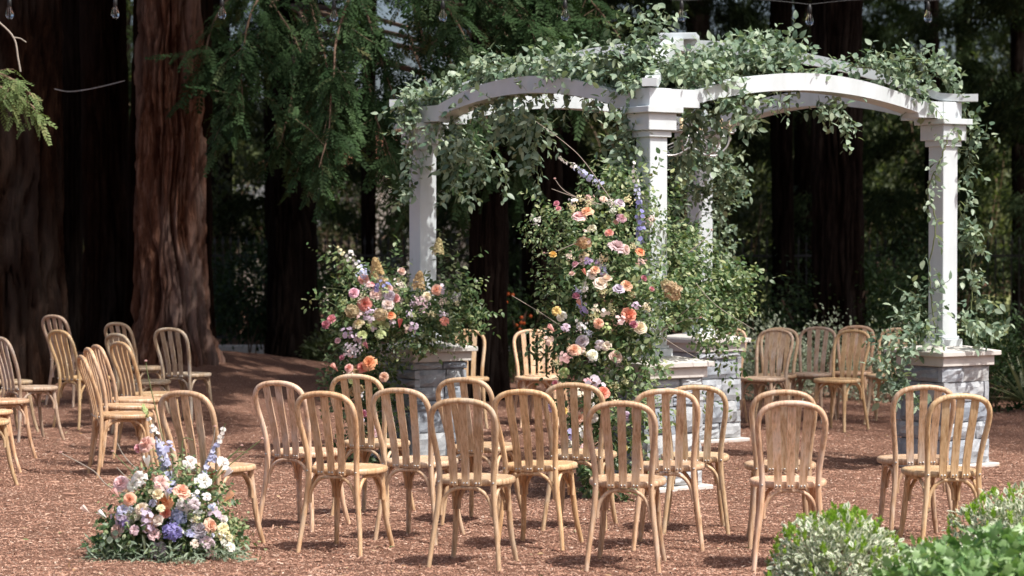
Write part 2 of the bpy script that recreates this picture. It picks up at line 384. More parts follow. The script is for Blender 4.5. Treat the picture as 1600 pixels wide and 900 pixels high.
def leaves_on(pts, size, every=1, spread=.9, out=None):
    out = out if out is not None else []; side = random.random() * 6.28
    for i in range(1, len(pts)):
        if i % every: continue
        t = (pts[i] - pts[i - 1]).normalized(); side += 2.4 + random.gauss(0, .4)
        a = t.orthogonal().normalized(); b = t.cross(a); s = a * math.cos(side) + b * math.sin(side)
        d = (t * .55 + s * spread + Vector((0, 0, -.15)) + rv(.18)).normalized()
        n = (Vector((0, -.35, 1.0)) + rv(.45))
        out.append((pts[i], d, n, size * random.uniform(.5, 1.3)))
    return out

# ------------------------------------------------------------------ ground
def mound(x, y): return .46 * np.exp(-(((x + 4.3) / 2.9) ** 2 + ((y - 28.2) / 3.6) ** 2))
xs = np.concatenate([[-400, -120, -45, -22], np.linspace(-13, 13, 420), [22, 45, 120, 400]])
ys = np.concatenate([[-60, -10, 4], np.linspace(9, 44, 480), [55, 80, 150, 500, 900]])
def gz(x, y): return mound(x, y) + .007 * np.sin(x * 3.1 + 1.3 * np.sin(y * 1.7)) * np.cos(y * 2.3) + .004 * np.sin(x * 9 + y * 7) + .006 * np.sin(x * 17 + 2 * np.sin(y * 11)) * np.sin(y * 19 + 1.5 * np.sin(x * 13)) + .005 * np.sin(x * 5.3 - y * 4.1 + 2 * np.sin(x * 2.2))
X, Y = np.meshgrid(xs, ys); Z = gz(X, Y); nx_, ny_ = len(xs), len(ys)
idx = np.arange(nx_ * ny_).reshape(ny_, nx_)
Fq = np.stack([idx[:-1, :-1], idx[:-1, 1:], idx[1:, 1:], idx[1:, :-1]], -1).reshape(-1, 4)
g = link('ground', np_mesh('ground', np.stack([X, Y, Z], -1).reshape(-1, 3), Fq, MULCH, True)); tag(g, kind='structure')
# loose chips on the ground
N = 300000
yy = 12.0 + (1 - np.sqrt(1 - RNG.uniform(0, 1, N) * .985)) * 19.0
xx = RNG.uniform(-1, 1, N) * (yy * .225 + .3)
ln = RNG.gamma(3, .0022, N) + .0035
ang = RNG.uniform(0, 6.283, N); tilt = RNG.normal(0, .30, N)
D = np.stack([np.cos(ang) * np.cos(tilt), np.sin(ang) * np.cos(tilt), np.sin(tilt)], -1); U = RNG.normal(0, .32, (N, 3)) + (0, 0, 1)
CT = [(np.array([(-.5, -.16, 0), (-.5, .2, 0), (.5, -.2, 0), (.5, .13, 0), (-.42, .02, .16), (.4, 0, .13)], float),
       np.array([(0, 2, 5), (0, 5, 4), (4, 5, 3), (4, 3, 1), (0, 4, 1), (2, 3, 5)]), np.zeros(6))]
tn = np.clip(RNG.beta(2.0, 2.6, N) + (RNG.uniform(0, 1, N) > .985) * .4, 0, 1)
ch = link('mulch_chips', cloud_mesh('mulch_chips', CT, np.stack([xx, yy, gz(xx, yy) + .004], -1), frames(D, U), ln, tn, CHIP)); tag(ch, kind='stuff')

# ------------------------------------------------------------------ pergola
TH = R(35.8); rr = Vector((math.cos(TH), math.sin(TH), 0)); ll = Vector((-math.sin(TH), math.cos(TH), 0)); zz = Vector((0, 0, 1))
SP = 2.87; PF = Vector((.972, 16.84, 0)); PR = PF + rr * SP; PL = PF + ll * SP; PB = PR + ll * SP; PC = (PF + PB) / 2
AX = (rr, ll, zz)
perg = empty('pergola', PC)
tag(perg, 'white painted wooden pergola on four grey stone pedestals, draped with vines', 'pergola')
def stone_block(cx, cz, wd, ht, dp, ex, ez, en, origin, parent):
    nu, nv = 5, 4; vs = []; fs = []
    for j in range(nv + 1):
        for i in range(nu + 1):
            u = (i / nu - .5); v = (j / nv - .5); e = (i in (0, nu)) or (j in (0, nv))
            d = dp / 2 - (.016 if e else 0) + (random.gauss(0, .0065) if not e else random.gauss(0, .002))
            k = .994 if e else 1
            vs.append(origin + ex * (cx + u * wd * k + (random.gauss(0, .0022))) + ez * (cz + v * ht * k + random.gauss(0, .002)) + en * d)
    W = nu + 1
    fs = [(j * W + i, j * W + i + 1, (j + 1) * W + i + 1, (j + 1) * W + i) for j in range(nv) for i in range(nu)]
    rim = [i for i in range(W)] + [j * W + nu for j in range(1, nv + 1)] + [nv * W + i for i in range(nu - 1, -1, -1)] + [j * W for j in range(nv - 1, 0, -1)]
    b = len(vs); vs += [vs[i] - en * dp for i in rim]
    n = len(rim); fs += [(rim[(k + 1) % n], rim[k], b + k, b + (k + 1) % n) for k in range(n)]
    fs.append(tuple(range(b, b + n))[::-1])
    m = MB(); m.add(vs, fs, False); o = m.build('stone', STONE, parent); return o
def pedestal(P, seed):
    random.seed(seed)
    o = MB().box((0, 0, .39), (.435, .435, .77), AX).build('pedestal', MORTAR, perg, P - PC)
    MB().box((0, 0, .013), (.616, .616, .034), AX, ch=.006).build('plinth', CAPST, o)
    hs = [.155, .15, .145, .125, .12, .0]; random.shuffle(hs[:-1]); tot = .776 - .032
    hs = [random.choice([.13, .15, .165, .18]) for _ in range(4)] + [random.choice([.06, .12])]; hs = [h * tot / sum(hs) for h in hs]
    z = .032
    for ci, h in enumerate(hs):
        for (ex, en, k) in ((rr, -ll, 0), (ll, rr, 1), (-rr, ll, 0), (-ll, -rr, 1)):
            full = (ci % 2 == k); L = .517 if full else .517 - .088; x = -L / 2
            cuts = [random.uniform(.20, .36) for _ in range(4)]
            if h < .07: cuts = [c * 1.1 for c in cuts]
            xs_ = []; acc = 0
            for c in cuts:
                if acc + c > L - .10: break
                xs_.append(c); acc += c
            xs_.append(L - acc)
            for wd in xs_:
                if h > .13 and random.random() < .18:
                    q = random.uniform(.4, .6)
                    for (cz, hh) in ((z + h * q / 2, h * q), (z + h * q + h * (1 - q) / 2, h * (1 - q))):
                        stone_block(x + wd / 2, cz, wd - .006, hh - .006, .044, ex, zz, en, en * (.517 / 2 - .022 + random.gauss(0, .005)), o)
                else:
                    stone_block(x + wd / 2, z + h / 2, wd - .006, h - .006, .044, ex, zz, en, en * (.517 / 2 - .022 + random.gauss(0, .005)), o)
                x += wd
        z += h
    cap = MB(); cap.box((0, 0, .814), (.555, .555, .075), AX, ch=.004)
    cap.box((0, 0, .870), (.63, .63, .036), AX, ch=.004)
    pts = [rr * (i * a) + ll * (j * a) + zz * zv for a, zv in ((.305, .8885), (.13, .922)) for i, j in ((-1, -1), (1, -1), (1, 1), (-1, 1))]
    cap.add(pts, [(4, 5, 6, 7)] + [(k, (k + 1) % 4, (k + 1) % 4 + 4, k + 4) for k in range(4)])
    cap.build('cap', CAPST, o)
    return o
for k, P in enumerate((PF, PR, PL, PB)): pedestal(P, 100 + k)
random.seed(5)
for P in (PF, PR, PL, PB):
    p = MB().box((0, 0, 1.70), (.156, .156, 1.56), AX, ch=.004).build('post', PAINT, perg, P - PC)
    MB().box((0, 0, .9465), (.215, .215, .055), AX, ch=.004).box((0, 0, .985), (.18, .18, .022), AX, ch=.004).build('post_base', PAINT, p)
    c = MB(); c.box((0, 0, 2.465), (.198, .198, .046), AX, ch=.004).box((0, 0, 2.548), (.248, .248, .12), AX, ch=.004)
    c.box((0, 0, 2.630), (.316, .316, .044), AX, ch=.004); c.build('capital', PAINT, p)
def arch_profile():
    h = SP / 2; st = .36; top = []; bot = []
    for i in range(25):
        x = -h + .0 + (2 * h) * i / 24
        x = max(-(h - .345), min(h - .345, x)) if i not in (0, 24) else x
        a = max(0, 1 - (abs(x) / (h - .345)) ** 2); top.append((x, 2.779 + .162 * a))
    for i in range(25):
        x = -(h - st) + 2 * (h - st) * i / 24; a = 1 - (abs(x) / (h - st)) ** 2; bot.append((x, 2.690 + .125 * a))
    e = h - .10
    top = [(max(-e, min(e, x)), z) for x, z in top]
    return [(-e, 2.6545), (-(h - st), 2.6545)] + bot + [((h - st), 2.6545), (e, 2.6545)] + top[::-1]
PRF = arch_profile()
for A, B in ((PF, PR), (PF, PL), (PR, PB), (PL, PB)):
    d = (B - A).normalized(); n = zz.cross(d)
    MB().prism(PRF, (A + B) / 2 - PC, d, zz, n, .185).build('arched_beam', PAINT, perg)
for P in (PF, PR, PL, PB):
    MB().box(P - PC + zz * 2.7175, (.198, .198, .127), AX, ch=.003).build('corner_block', PAINT, perg)
def rafter(A, B, ext, w_, zo):
    d = (B - A).normalized(); n = zz.cross(d); h = (B - A).length / 2; pt = []; pb = []
    for i in range(33):
        x = -(h + ext) + 2 * (h + ext) * i / 32; a = 1 - min(1, (abs(x) / h)) ** 1.9
        pt.append((x, 2.842 + .44 * a + zo)); pb.append((x, 2.786 + .40 * a + zo))
    MB().prism(pb + pt[::-1], Vector((0, 0, 0)), d, zz, n, w_).build('rafter', PAINT, perg)
rafter(PF, PB, .17, .10, 0.004); rafter(PL, PR, .26, .095, 0.0)
MB().box((0, 0, 3.305), (.30, .30, .05), ((rr + ll).normalized(), (ll - rr).normalized(), zz), ch=.004).build('crown_block', PAINT, perg)

# ------------------------------------------------------------------ chairs
def hoop_path():
    h = [(.190, -.228, 0), (.176, -.208, .14), (.156, -.192, .30), (.146, -.188, .43), (.149, -.197, .53), (.160, -.222, .63), (.170, -.252, .71), (.1735, -.272, .765),
         (.168, -.288, .808), (.148, -.2985, .845), (.112, -.304, .869), (.06, -.3075, .882)]
    pts = h + [(0, -.3085, .886)] + [(-x, y, z) for x, y, z in h[::-1]]
    return spline(pts, 4)
def seat_mesh():
    n = 44; m = MB(); prof = [(0, .460), (.55, .4595), (.80, .461), (.865, .4665), (.95, .467), (.985, .463), (1.0, .455), (1.0, .441), (.975, .434), (0, .434)]
    vs = []
    for f, z in prof:
        for k in range(n):
            a = 2 * math.pi * k / n; c, s_ = math.cos(a), math.sin(a); e = 2 / 2.35
            x = math.copysign(abs(c) ** e, c) * .2035 * (1 + .03 * s_); y = math.copysign(abs(s_) ** e, s_) * .208 + .012
            vs.append((x * f, y * f, z))
    m.add(vs, [(i * n + k, i * n + (k + 1) % n, (i + 1) * n + (k + 1) % n, (i + 1) * n + k) for i in range(len(prof) - 1) for k in range(n)], True)
    m.f = [f[::-1] for f in m.f]
    return m.mesh('seat', WOOD)
HP = hoop_path(); nH = len(HP)
ME_HOOP = MB().tube(HP, [.0125 + .0035 * min(1, min(i, nH - 1 - i) / 9) for i in range(nH)], 10).mesh('back_hoop', WOOD)
ME_SEAT = seat_mesh()
def slat_mesh(s):
    m = MB(); path = spline([(.064 * s, -.2055, .436), (.0665 * s, -.214, .52), (.072 * s, -.240, .64), (.079 * s, -.276, .765), (.0835 * s, -.3015, .868 if s else .878)], 4)
    xa = Vector((1, 0, 0)); vs = []
    for i, p in enumerate(path):
        t = (path[min(i + 1, len(path) - 1)] - path[max(i - 1, 0)]).normalized(); nn = xa.cross(t).normalized(); w2 = .0205 + .0015 * i / len(path)
        for a, b in ((-1, -1), (1, -1), (1, 1), (-1, 1)): vs.append(p + xa * (a * w2) + nn * (b * .0048))
    k = len(path)
    m.add(vs, [(i * 4 + j, i * 4 + (j + 1) % 4, i * 4 + 4 + (j + 1) % 4, i * 4 + 4 + j) for i in range(k - 1) for j in range(4)] + [(3, 2, 1, 0), (k * 4 - 4, k * 4 - 3, k * 4 - 2, k * 4 - 1)])
    return m.mesh('slat', WOOD)
ME_SLAT = [slat_mesh(s) for s in (-1, 0, 1)]
def leg_mesh(s): return MB().tube(spline([(.136 * s, .138, .436), (.145 * s, .155, .30), (.156 * s, .180, .14), (.176 * s, .216, 0)], 4), [.0175] * 3 + [.0165] * 5 + [.015] * 3 + [.0135] * 2, 9).mesh('leg', WOOD)
ME_LEG = [leg_mesh(-1), leg_mesh(1)]
def bracket_mesh(a, b, zt=.4215):
    a, b = Vector(a), Vector(b); mid = (a + b) / 2; m_ = lambda t: a.lerp(b, t)
    pts = [a, a + Vector((0, 0, .055)) + (b - a) * .015, m_(.12) + Vector((0, 0, .112)), m_(.29) + Vector((0, 0, .1425)), m_(.5) + Vector((0, 0, zt - a.z))]
    q = [Vector(p) for p in pts]; q2 = [Vector((mid * 2 - p).xy.to_tuple() + (p.z,)) for p in q[:-1]][::-1]
    return MB().tube(spline(q + q2, 4), .0105, 8).mesh('bracket', WOOD)
ME_BR = [bracket_mesh((-.138, -.186, .275), (.138, -.186, .275)), bracket_mesh((-.128, .146, .275), (.128, .146, .275)),
         bracket_mesh((.153, .132, .275), (.149, -.172, .275)), bracket_mesh((-.153, .132, .275), (-.149, -.172, .275))]
bm_ = MB().lathe([(.0058, -.002), (.0058, .0022), (.0042, .0038), (0, .0042)], 8); ME_BOLT = bm_.mesh('bolt', STEEL)
def make_chair():
    root = empty('bentwood_chair')
    link('back_hoop', ME_HOOP, root); link('seat', ME_SEAT, root)
    for me in ME_LEG: link('leg', me, root)
    for me in ME_BR: link('bracket', me, root)
    for s, me in zip((-1, 0, 1), ME_SLAT):
        sl = link('slat', me, root)
        for dx in (-.009, .009):
            b = link('bolt', ME_BOLT, sl, (.0645 * s + dx, -.2118, .449)); b.rotation_euler = (R(93), 0, 0)
    for s in (-1, 1):
        b = link('bolt', ME_BOLT, root, (.1475 * s, -.2055, .452)); b.rotation_euler = (R(90), 0, R(10 * s))
    return root
def copy_tree(o, parent=None):
    c = o.copy(); COL.objects.link(c)
    if parent is not None: c.parent = parent
    for chd in list(o.children): copy_tree(chd, c)
    return c
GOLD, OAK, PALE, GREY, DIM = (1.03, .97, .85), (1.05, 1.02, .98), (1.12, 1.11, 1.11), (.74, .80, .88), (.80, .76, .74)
G1, G2, G3 = 'bentwood chairs in front of the pergola', 'bentwood chairs by the redwood trunks', 'bentwood chairs behind the pergola'
# hoop-top pixel x, y, facing relative to the line of sight (degrees to the right), tint, group, label
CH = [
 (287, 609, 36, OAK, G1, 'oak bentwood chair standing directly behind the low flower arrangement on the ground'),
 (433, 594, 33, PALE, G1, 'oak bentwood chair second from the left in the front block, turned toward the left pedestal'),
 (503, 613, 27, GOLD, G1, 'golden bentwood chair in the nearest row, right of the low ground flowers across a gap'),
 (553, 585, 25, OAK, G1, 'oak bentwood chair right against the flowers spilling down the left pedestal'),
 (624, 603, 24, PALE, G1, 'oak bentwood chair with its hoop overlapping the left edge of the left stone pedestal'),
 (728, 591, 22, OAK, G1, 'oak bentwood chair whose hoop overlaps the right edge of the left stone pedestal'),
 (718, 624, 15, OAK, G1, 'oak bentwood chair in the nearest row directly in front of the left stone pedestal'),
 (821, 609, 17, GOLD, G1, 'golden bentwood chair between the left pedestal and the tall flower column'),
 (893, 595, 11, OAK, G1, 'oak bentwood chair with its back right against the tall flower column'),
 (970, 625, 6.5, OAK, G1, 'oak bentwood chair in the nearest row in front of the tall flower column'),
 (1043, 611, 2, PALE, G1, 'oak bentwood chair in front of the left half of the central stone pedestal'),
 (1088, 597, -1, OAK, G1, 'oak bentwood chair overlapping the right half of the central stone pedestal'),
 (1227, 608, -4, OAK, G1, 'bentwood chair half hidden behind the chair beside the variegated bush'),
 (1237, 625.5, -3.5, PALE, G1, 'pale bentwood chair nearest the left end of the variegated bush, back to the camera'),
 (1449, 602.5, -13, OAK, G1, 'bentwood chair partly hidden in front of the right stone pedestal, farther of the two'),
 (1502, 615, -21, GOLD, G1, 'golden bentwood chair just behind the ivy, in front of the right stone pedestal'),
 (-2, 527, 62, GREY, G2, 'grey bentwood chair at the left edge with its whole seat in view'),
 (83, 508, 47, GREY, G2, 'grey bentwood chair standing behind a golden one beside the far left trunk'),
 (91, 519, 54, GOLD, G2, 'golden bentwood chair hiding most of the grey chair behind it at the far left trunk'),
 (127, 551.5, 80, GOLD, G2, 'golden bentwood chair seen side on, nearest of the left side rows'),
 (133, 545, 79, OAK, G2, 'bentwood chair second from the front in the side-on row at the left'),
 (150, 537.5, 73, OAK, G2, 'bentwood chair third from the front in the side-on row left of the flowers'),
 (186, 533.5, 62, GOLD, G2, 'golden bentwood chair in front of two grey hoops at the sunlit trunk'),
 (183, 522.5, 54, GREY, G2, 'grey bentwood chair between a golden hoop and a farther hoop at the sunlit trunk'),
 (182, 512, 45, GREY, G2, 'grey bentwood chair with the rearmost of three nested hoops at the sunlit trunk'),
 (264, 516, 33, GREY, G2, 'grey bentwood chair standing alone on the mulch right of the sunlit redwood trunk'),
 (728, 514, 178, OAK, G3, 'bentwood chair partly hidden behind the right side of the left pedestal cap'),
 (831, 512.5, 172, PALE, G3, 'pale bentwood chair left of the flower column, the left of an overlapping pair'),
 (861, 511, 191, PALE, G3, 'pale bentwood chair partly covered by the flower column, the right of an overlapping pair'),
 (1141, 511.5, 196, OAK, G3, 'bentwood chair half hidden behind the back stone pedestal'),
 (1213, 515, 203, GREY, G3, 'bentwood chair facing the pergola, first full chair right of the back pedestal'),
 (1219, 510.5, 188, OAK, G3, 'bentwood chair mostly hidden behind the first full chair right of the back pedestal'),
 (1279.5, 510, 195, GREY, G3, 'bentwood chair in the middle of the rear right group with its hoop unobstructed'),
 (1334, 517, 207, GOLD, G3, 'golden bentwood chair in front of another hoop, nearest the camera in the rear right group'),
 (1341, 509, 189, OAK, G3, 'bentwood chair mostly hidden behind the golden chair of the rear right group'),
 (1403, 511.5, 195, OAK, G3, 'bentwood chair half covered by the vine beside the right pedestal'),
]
proto = make_chair(); first = True
def set_chair(o, pos, psi, tint, grp, lab):
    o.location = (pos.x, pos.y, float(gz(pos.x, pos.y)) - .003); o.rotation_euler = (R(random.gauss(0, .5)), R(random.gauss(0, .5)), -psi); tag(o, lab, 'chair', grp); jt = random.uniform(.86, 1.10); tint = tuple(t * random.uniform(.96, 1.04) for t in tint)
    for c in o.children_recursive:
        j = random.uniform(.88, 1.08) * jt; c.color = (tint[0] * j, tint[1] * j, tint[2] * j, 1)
def place(px, py, psi_v, tint, grp, lab, seat=False):
    global first
    o = proto if first else copy_tree(proto); first = False
    psi = R(psi_v) + math.atan((px - 800) / FPX)
    if seat: P = at_z(px, py, .463)
    else:
        P = at_z(px, py, .900); P = P + Vector((math.sin(psi), math.cos(psi), 0)) * .3085
    set_chair(o, P, psi, tint, grp, lab)
for a in CH: place(*a)
for a in [(10, 597, 60, GREY, G2, 'bentwood chair seat showing behind the others at the left edge of the picture'),
          (0, 626, 61, OAK, G2, 'oak bentwood chair cut by the left edge, farther than two more cut seats'),
          (-28, 642, 61, OAK, G2, 'bentwood chair cut by the left edge, third of that row'),
          (-36, 656, 61, GOLD, G2, 'bentwood chair cut by the left edge, lowest and nearest seat of that row')]: place(*a, seat=True)

# ------------------------------------------------------------------ flowers
def petal_layers(layers, seed=0, ruffle=.03):
    """layers: (count, radius, height, openness, halfwidth angle). Unit flower radius, faces +Z"""
    rg = random.Random(seed); V = []; F = []; E = []
    nu, nv = 4, 3
    for li, (n, rad, h, op, hw) in enumerate(layers):
        off = rg.random() * 6.28
        for k in range(n):
            a0 = off + 2 * math.pi * k / n + rg.gauss(0, .12); o_ = min(1.15, max(0, op + rg.gauss(0, .07))); rk = rad * rg.uniform(.92, 1.08); b = len(V)
            for j in range(nv + 1):
                v = j / nv; r_ = rk * (.15 + .85 * v ** (.75)) * (1 if o_ > .3 else (.75 + .25 * math.sin(v * 2.6)))
                z = h * (v ** .8) * (1 - .35 * o_) - .38 * rk * o_ * max(0, v - .45) ** 1.3 * 2
                for i in range(nu + 1):
                    u = i / nu * 2 - 1; wv = hw * (.55 + .45 * math.sin(min(1, v * 1.25) * 1.9)) * (1 - .30 * abs(u) ** 3 * v)
                    rr_ = r_ * (1 - .10 * (1 - u * u) * (1 - o_) + .05 * u * u * o_); a = a0 + u * wv
                    zz_ = z - .10 * rk * v * u * u + rg.gauss(0, ruffle) * v
                    V.append((rr_ * math.cos(a), rr_ * math.sin(a), zz_)); E.append(min(1, .25 + .75 * v * (.35 + .65 * (li + 1) / len(layers))))
            for j in range(nv):
                for i in range(nu):
                    p = b + j * (nu + 1) + i; F += [(p, p + 1, p + nu + 2), (p, p + nu + 2, p + nu + 1)]
    return np.array(V), np.array(F), np.array(E)
def florets(points, normals, size, npet=4, seed=0, jit=.3):
    rg = np.random.default_rng(seed); V = []; F = []; E = []
    for p, n in zip(points, normals):
        n = nrm(np.array(n) + rg.normal(0, jit, 3)); x = nrm(np.cross(n, rg.normal(0, 1, 3))); y = np.cross(n, x); s = size * rg.uniform(.75, 1.2); a0 = rg.uniform(0, 6)
        for k in range(npet):
            a = a0 + 2 * math.pi * k / npet; d = x * math.cos(a) + y * math.sin(a); q = -x * math.sin(a) + y * math.cos(a); b = len(V)
            V.extend([p, p + d * s * .6 - q * s * .48 + n * s * .12, p + d * s + n * s * .05, p + d * s * .6 + q * s * .48 + n * s * .12]); E.extend([.3, .8, 1, .8]); F.extend([(b, b + 1, b + 2), (b, b + 2, b + 3)])
    return np.array(V), np.array(F), np.array(E)
def dome_pts(n, seed, cone=0.0):
    rg = np.random.default_rng(seed); P = []; Nn = []
    for i in range(n):
        z = rg.uniform(-.35, 1); a = i * 2.39996 + rg.normal(0, .1)
        if cone:
            t = rg.uniform(0, 1) ** .8; r_ = .75 * (1 - t) ** .6 + .08; p = np.array([r_ * math.cos(a), r_ * math.sin(a), t * cone]); nn = nrm(np.array([math.cos(a), math.sin(a), .5]))
        else:
            r_ = math.sqrt(max(0, 1 - z * z)); p = np.array([r_ * math.cos(a), r_ * math.sin(a), z * .8]) * rg.uniform(.86, 1.04); nn = nrm(p)
        P.append(p); Nn.append(nn)
    return P, Nn
FM = {}
def fmesh(key, V, F, E):
    FM.setdefault(key, []).append(np_mesh(key, V, F, PETAL, True, {'edge': E}))
for sd in range(3):
    fmesh('garden_rose', *petal_layers([(3, .24, .62, .0, 1.1), (4, .40, .66, .10, .95), (5, .58, .64, .25, .85), (5, .78, .56, .5, .85), (6, .98, .40, .85, .72)], sd, .015))
    fmesh('ruffled_rose', *petal_layers([(5, .34, .66, .1, .7), (6, .50, .68, .22, .62), (7, .66, .62, .40, .56), (7, .84, .52, .62, .56), (8, 1.0, .38, .9, .52)], sd + 9, .03))
    fmesh('ranunculus', *petal_layers([(4, .40, .95, .0, .8), (5, .62, .95, .08, .7), (6, .82, .85, .22, .6), (6, .98, .62, .5, .6)], sd + 20, .015))
    fmesh('tulip', *petal_layers([(3, .50, 1.9, .0, .85), (3, .62, 1.95, .05, .8)], sd + 30, .03))
    fmesh('open_blossom', *petal_layers([(5, .52, .50, .35, .6), (6, .76, .46, .62, .58), (6, .98, .34, .95, .56)], sd + 40, .05))
    P_, N_ = dome_pts(150, sd); rj_ = np.random.default_rng(sd); P_ = [p * rj_.uniform(.72, 1.12) for p in P_]; fmesh('hydrangea', *florets(P_, N_, .25, 4, sd, .55))
    P_, N_ = dome_pts(170, sd + 5, 2.3); fmesh('hydrangea_cone', *florets(P_, N_, .20, 4, sd))
    rg_ = np.random.default_rng(sd + 60)
    P_ = [rg_.normal(0, .5, 3) for _ in range(9)]; fmesh('sweet_pea', *florets(P_, [p + (0, 0, .8) for p in P_], .48, 5, sd, .4))
    P_ = [rg_.normal(0, .5, 3) for _ in range(48)]; fmesh('lilac_sprig', *florets(P_, [p + (0, 0, .4) for p in P_], .19, 4, sd, .6))
CORAL, CORALP, PEACH, ORANGE, BLUSH, PINK, HOT, MAGENTA, CREAM, WHITE, LILAC, PURPLE, BLUE, PBLUE, YELLOW, PYEL, TAN, TANG, RED, LIME, MAUVE = (
 (.86, .24, .12), (.88, .36, .28), (.92, .52, .30), (.92, .36, .08), (.88, .58, .52), (.82, .42, .47), (.80, .16, .30), (.42, .03, .12), (.90, .80, .62), (.90, .88, .84),
 (.62, .50, .68), (.24, .14, .46), (.15, .17, .62), (.46, .52, .80), (.85, .62, .06), (.84, .80, .42), (.56, .42, .24), (.55, .47, .28), (.72, .07, .06), (.52, .62, .28), (.60, .40, .50))
SOFT = lambda c, k=.24: tuple(x * (1 - k) + (.80, .74, .72)[i] * k for i, x in enumerate(c))
(CORAL, CORALP, PEACH, ORANGE, BLUSH, PINK, HOT, MAGENTA, CREAM, LILAC, PURPLE, BLUE, PBLUE, YELLOW, PYEL, RED, MAUVE) = [SOFT(c, .40 if c in (CORALP, PINK, HOT, MAUVE, LILAC, BLUSH) else .26) for c in (CORAL, CORALP, PEACH, ORANGE, BLUSH, PINK, HOT, MAGENTA, CREAM, LILAC, PURPLE, BLUE, PBLUE, YELLOW, PYEL, RED, MAUVE)]
CNAME = {CORAL: 'coral', CORALP: 'coral pink', PEACH: 'peach', ORANGE: 'orange', BLUSH: 'blush pink', PINK: 'pink', HOT: 'hot pink', MAGENTA: 'dark magenta', CREAM: 'cream', WHITE: 'white', LILAC: 'lilac',
         PURPLE: 'purple', BLUE: 'violet blue', PBLUE: 'pale blue', YELLOW: 'yellow', PYEL: 'pale yellow', TAN: 'dried tan', TANG: 'greenish tan', RED: 'red', LIME: 'lime green', MAUVE: 'mauve'}
KIND = {'r': 'garden_rose', 'f': 'ruffled_rose', 'n': 'ranunculus', 't': 'tulip', 'o': 'open_blossom', 'h': 'hydrangea', 'c': 'hydrangea_cone', 's': 'sweet_pea', 'l': 'lilac_sprig'}
def flower(root, kind, pos, face, size, color):
    k = KIND[kind]; o = link(k, random.choice(FM[k]), root); j = random.uniform(.94, 1.04)
    o.color = (min(1, color[0] * j), min(1, color[1] * random.uniform(.94, 1.06)), min(1, color[2] * random.uniform(.92, 1.08)), 1)
    q = Vector(face).normalized().to_track_quat('Z', 'Y') @ Quaternion((0, 0, 1), random.random() * 6.28)
    o.matrix_basis = Matrix.Translation(Vector(pos) - Vector(root.location)) @ q.to_matrix().to_4x4() @ Matrix.Scale(size, 4)
    o['label'] = CNAME[color] + ' ' + k.replace('_', ' '); return o
def spike(root, pts, cols, name='delphinium', r0=.030, r1=.012, n=42):
    """flower spike along a path; cols from base to tip, one mesh per colour band"""
    pts = spline(pts, 6); m = MB().tube([p - Vector(root.location) for p in pts], .0025, 5); st = m.build(name, STEM, root); nb = len(cols)
    for b, c in enumerate(cols):
        P_ = []; N_ = []
        for i in range(n // nb):
            t = (b + random.random()) / nb * .97; k = t * (len(pts) - 1); p = pts[int(k)]; tn_ = (pts[min(int(k) + 1, len(pts) - 1)] - pts[max(int(k) - 1, 0)]).normalized()
            a = tn_.orthogonal().normalized(); an = random.random() * 6.28; s = a * math.cos(an) + tn_.cross(a) * math.sin(an); rad = r0 + (r1 - r0) * t
            P_.append(np.array(p + s * rad - Vector(root.location))); N_.append(np.array(s * .8 + tn_ * .3 + Vector((0, -.4, 0))))
        V, F, E = florets(P_, N_, .012 + .007 * (1 - (b + .5) / nb), 5, random.randint(0, 999))
        o = link('floret_band', np_mesh('floret_band', V, F, PETAL, True, {'edge': E}), st); o.color = (*c, 1)
def px_path(pts, Y):
    return [at(p[0], p[1], Y + (p[2] if len(p) > 2 else 0)) for p in pts]
def bud_stem(root, pts, bud=None, rad=.003, mat=None):
    pts = spline(pts, 6); o = MB().tube([p - Vector(root.location) for p in pts], [rad * (1 - .5 * i / len(pts)) for i in range(len(pts))], 5).build('stem', mat or PALETWIG, root)
    if bud:
        b = link('bud', FM['ranunculus'][0], o); b.color = (*bud, 1); b.matrix_basis = Matrix.Translation(pts[-1] - Vector(root.location)) @ Matrix.Scale(.011, 4)

def blob_leaves(out, px, py, Y, rx, ry, rz, n, size, up=.4, core=.35):
    n = int(n * 1.9)
    """leaf sprigs growing outward from an ellipsoid centred on a point; rx, ry, rz in metres"""
    c = at(px, py, Y)
    for i in range(n):
        v = rv().normalized() * (random.random() ** core); p = c + Vector((v.x * rx, v.y * ry, v.z * rz))
        d = (v + Vector((0, -.25, up)) + rv(.35)); pts = sprig(p, d, random.uniform(.06, .16), .10, .35, .022)
        leaves_on(pts, size, 1, .9, out)

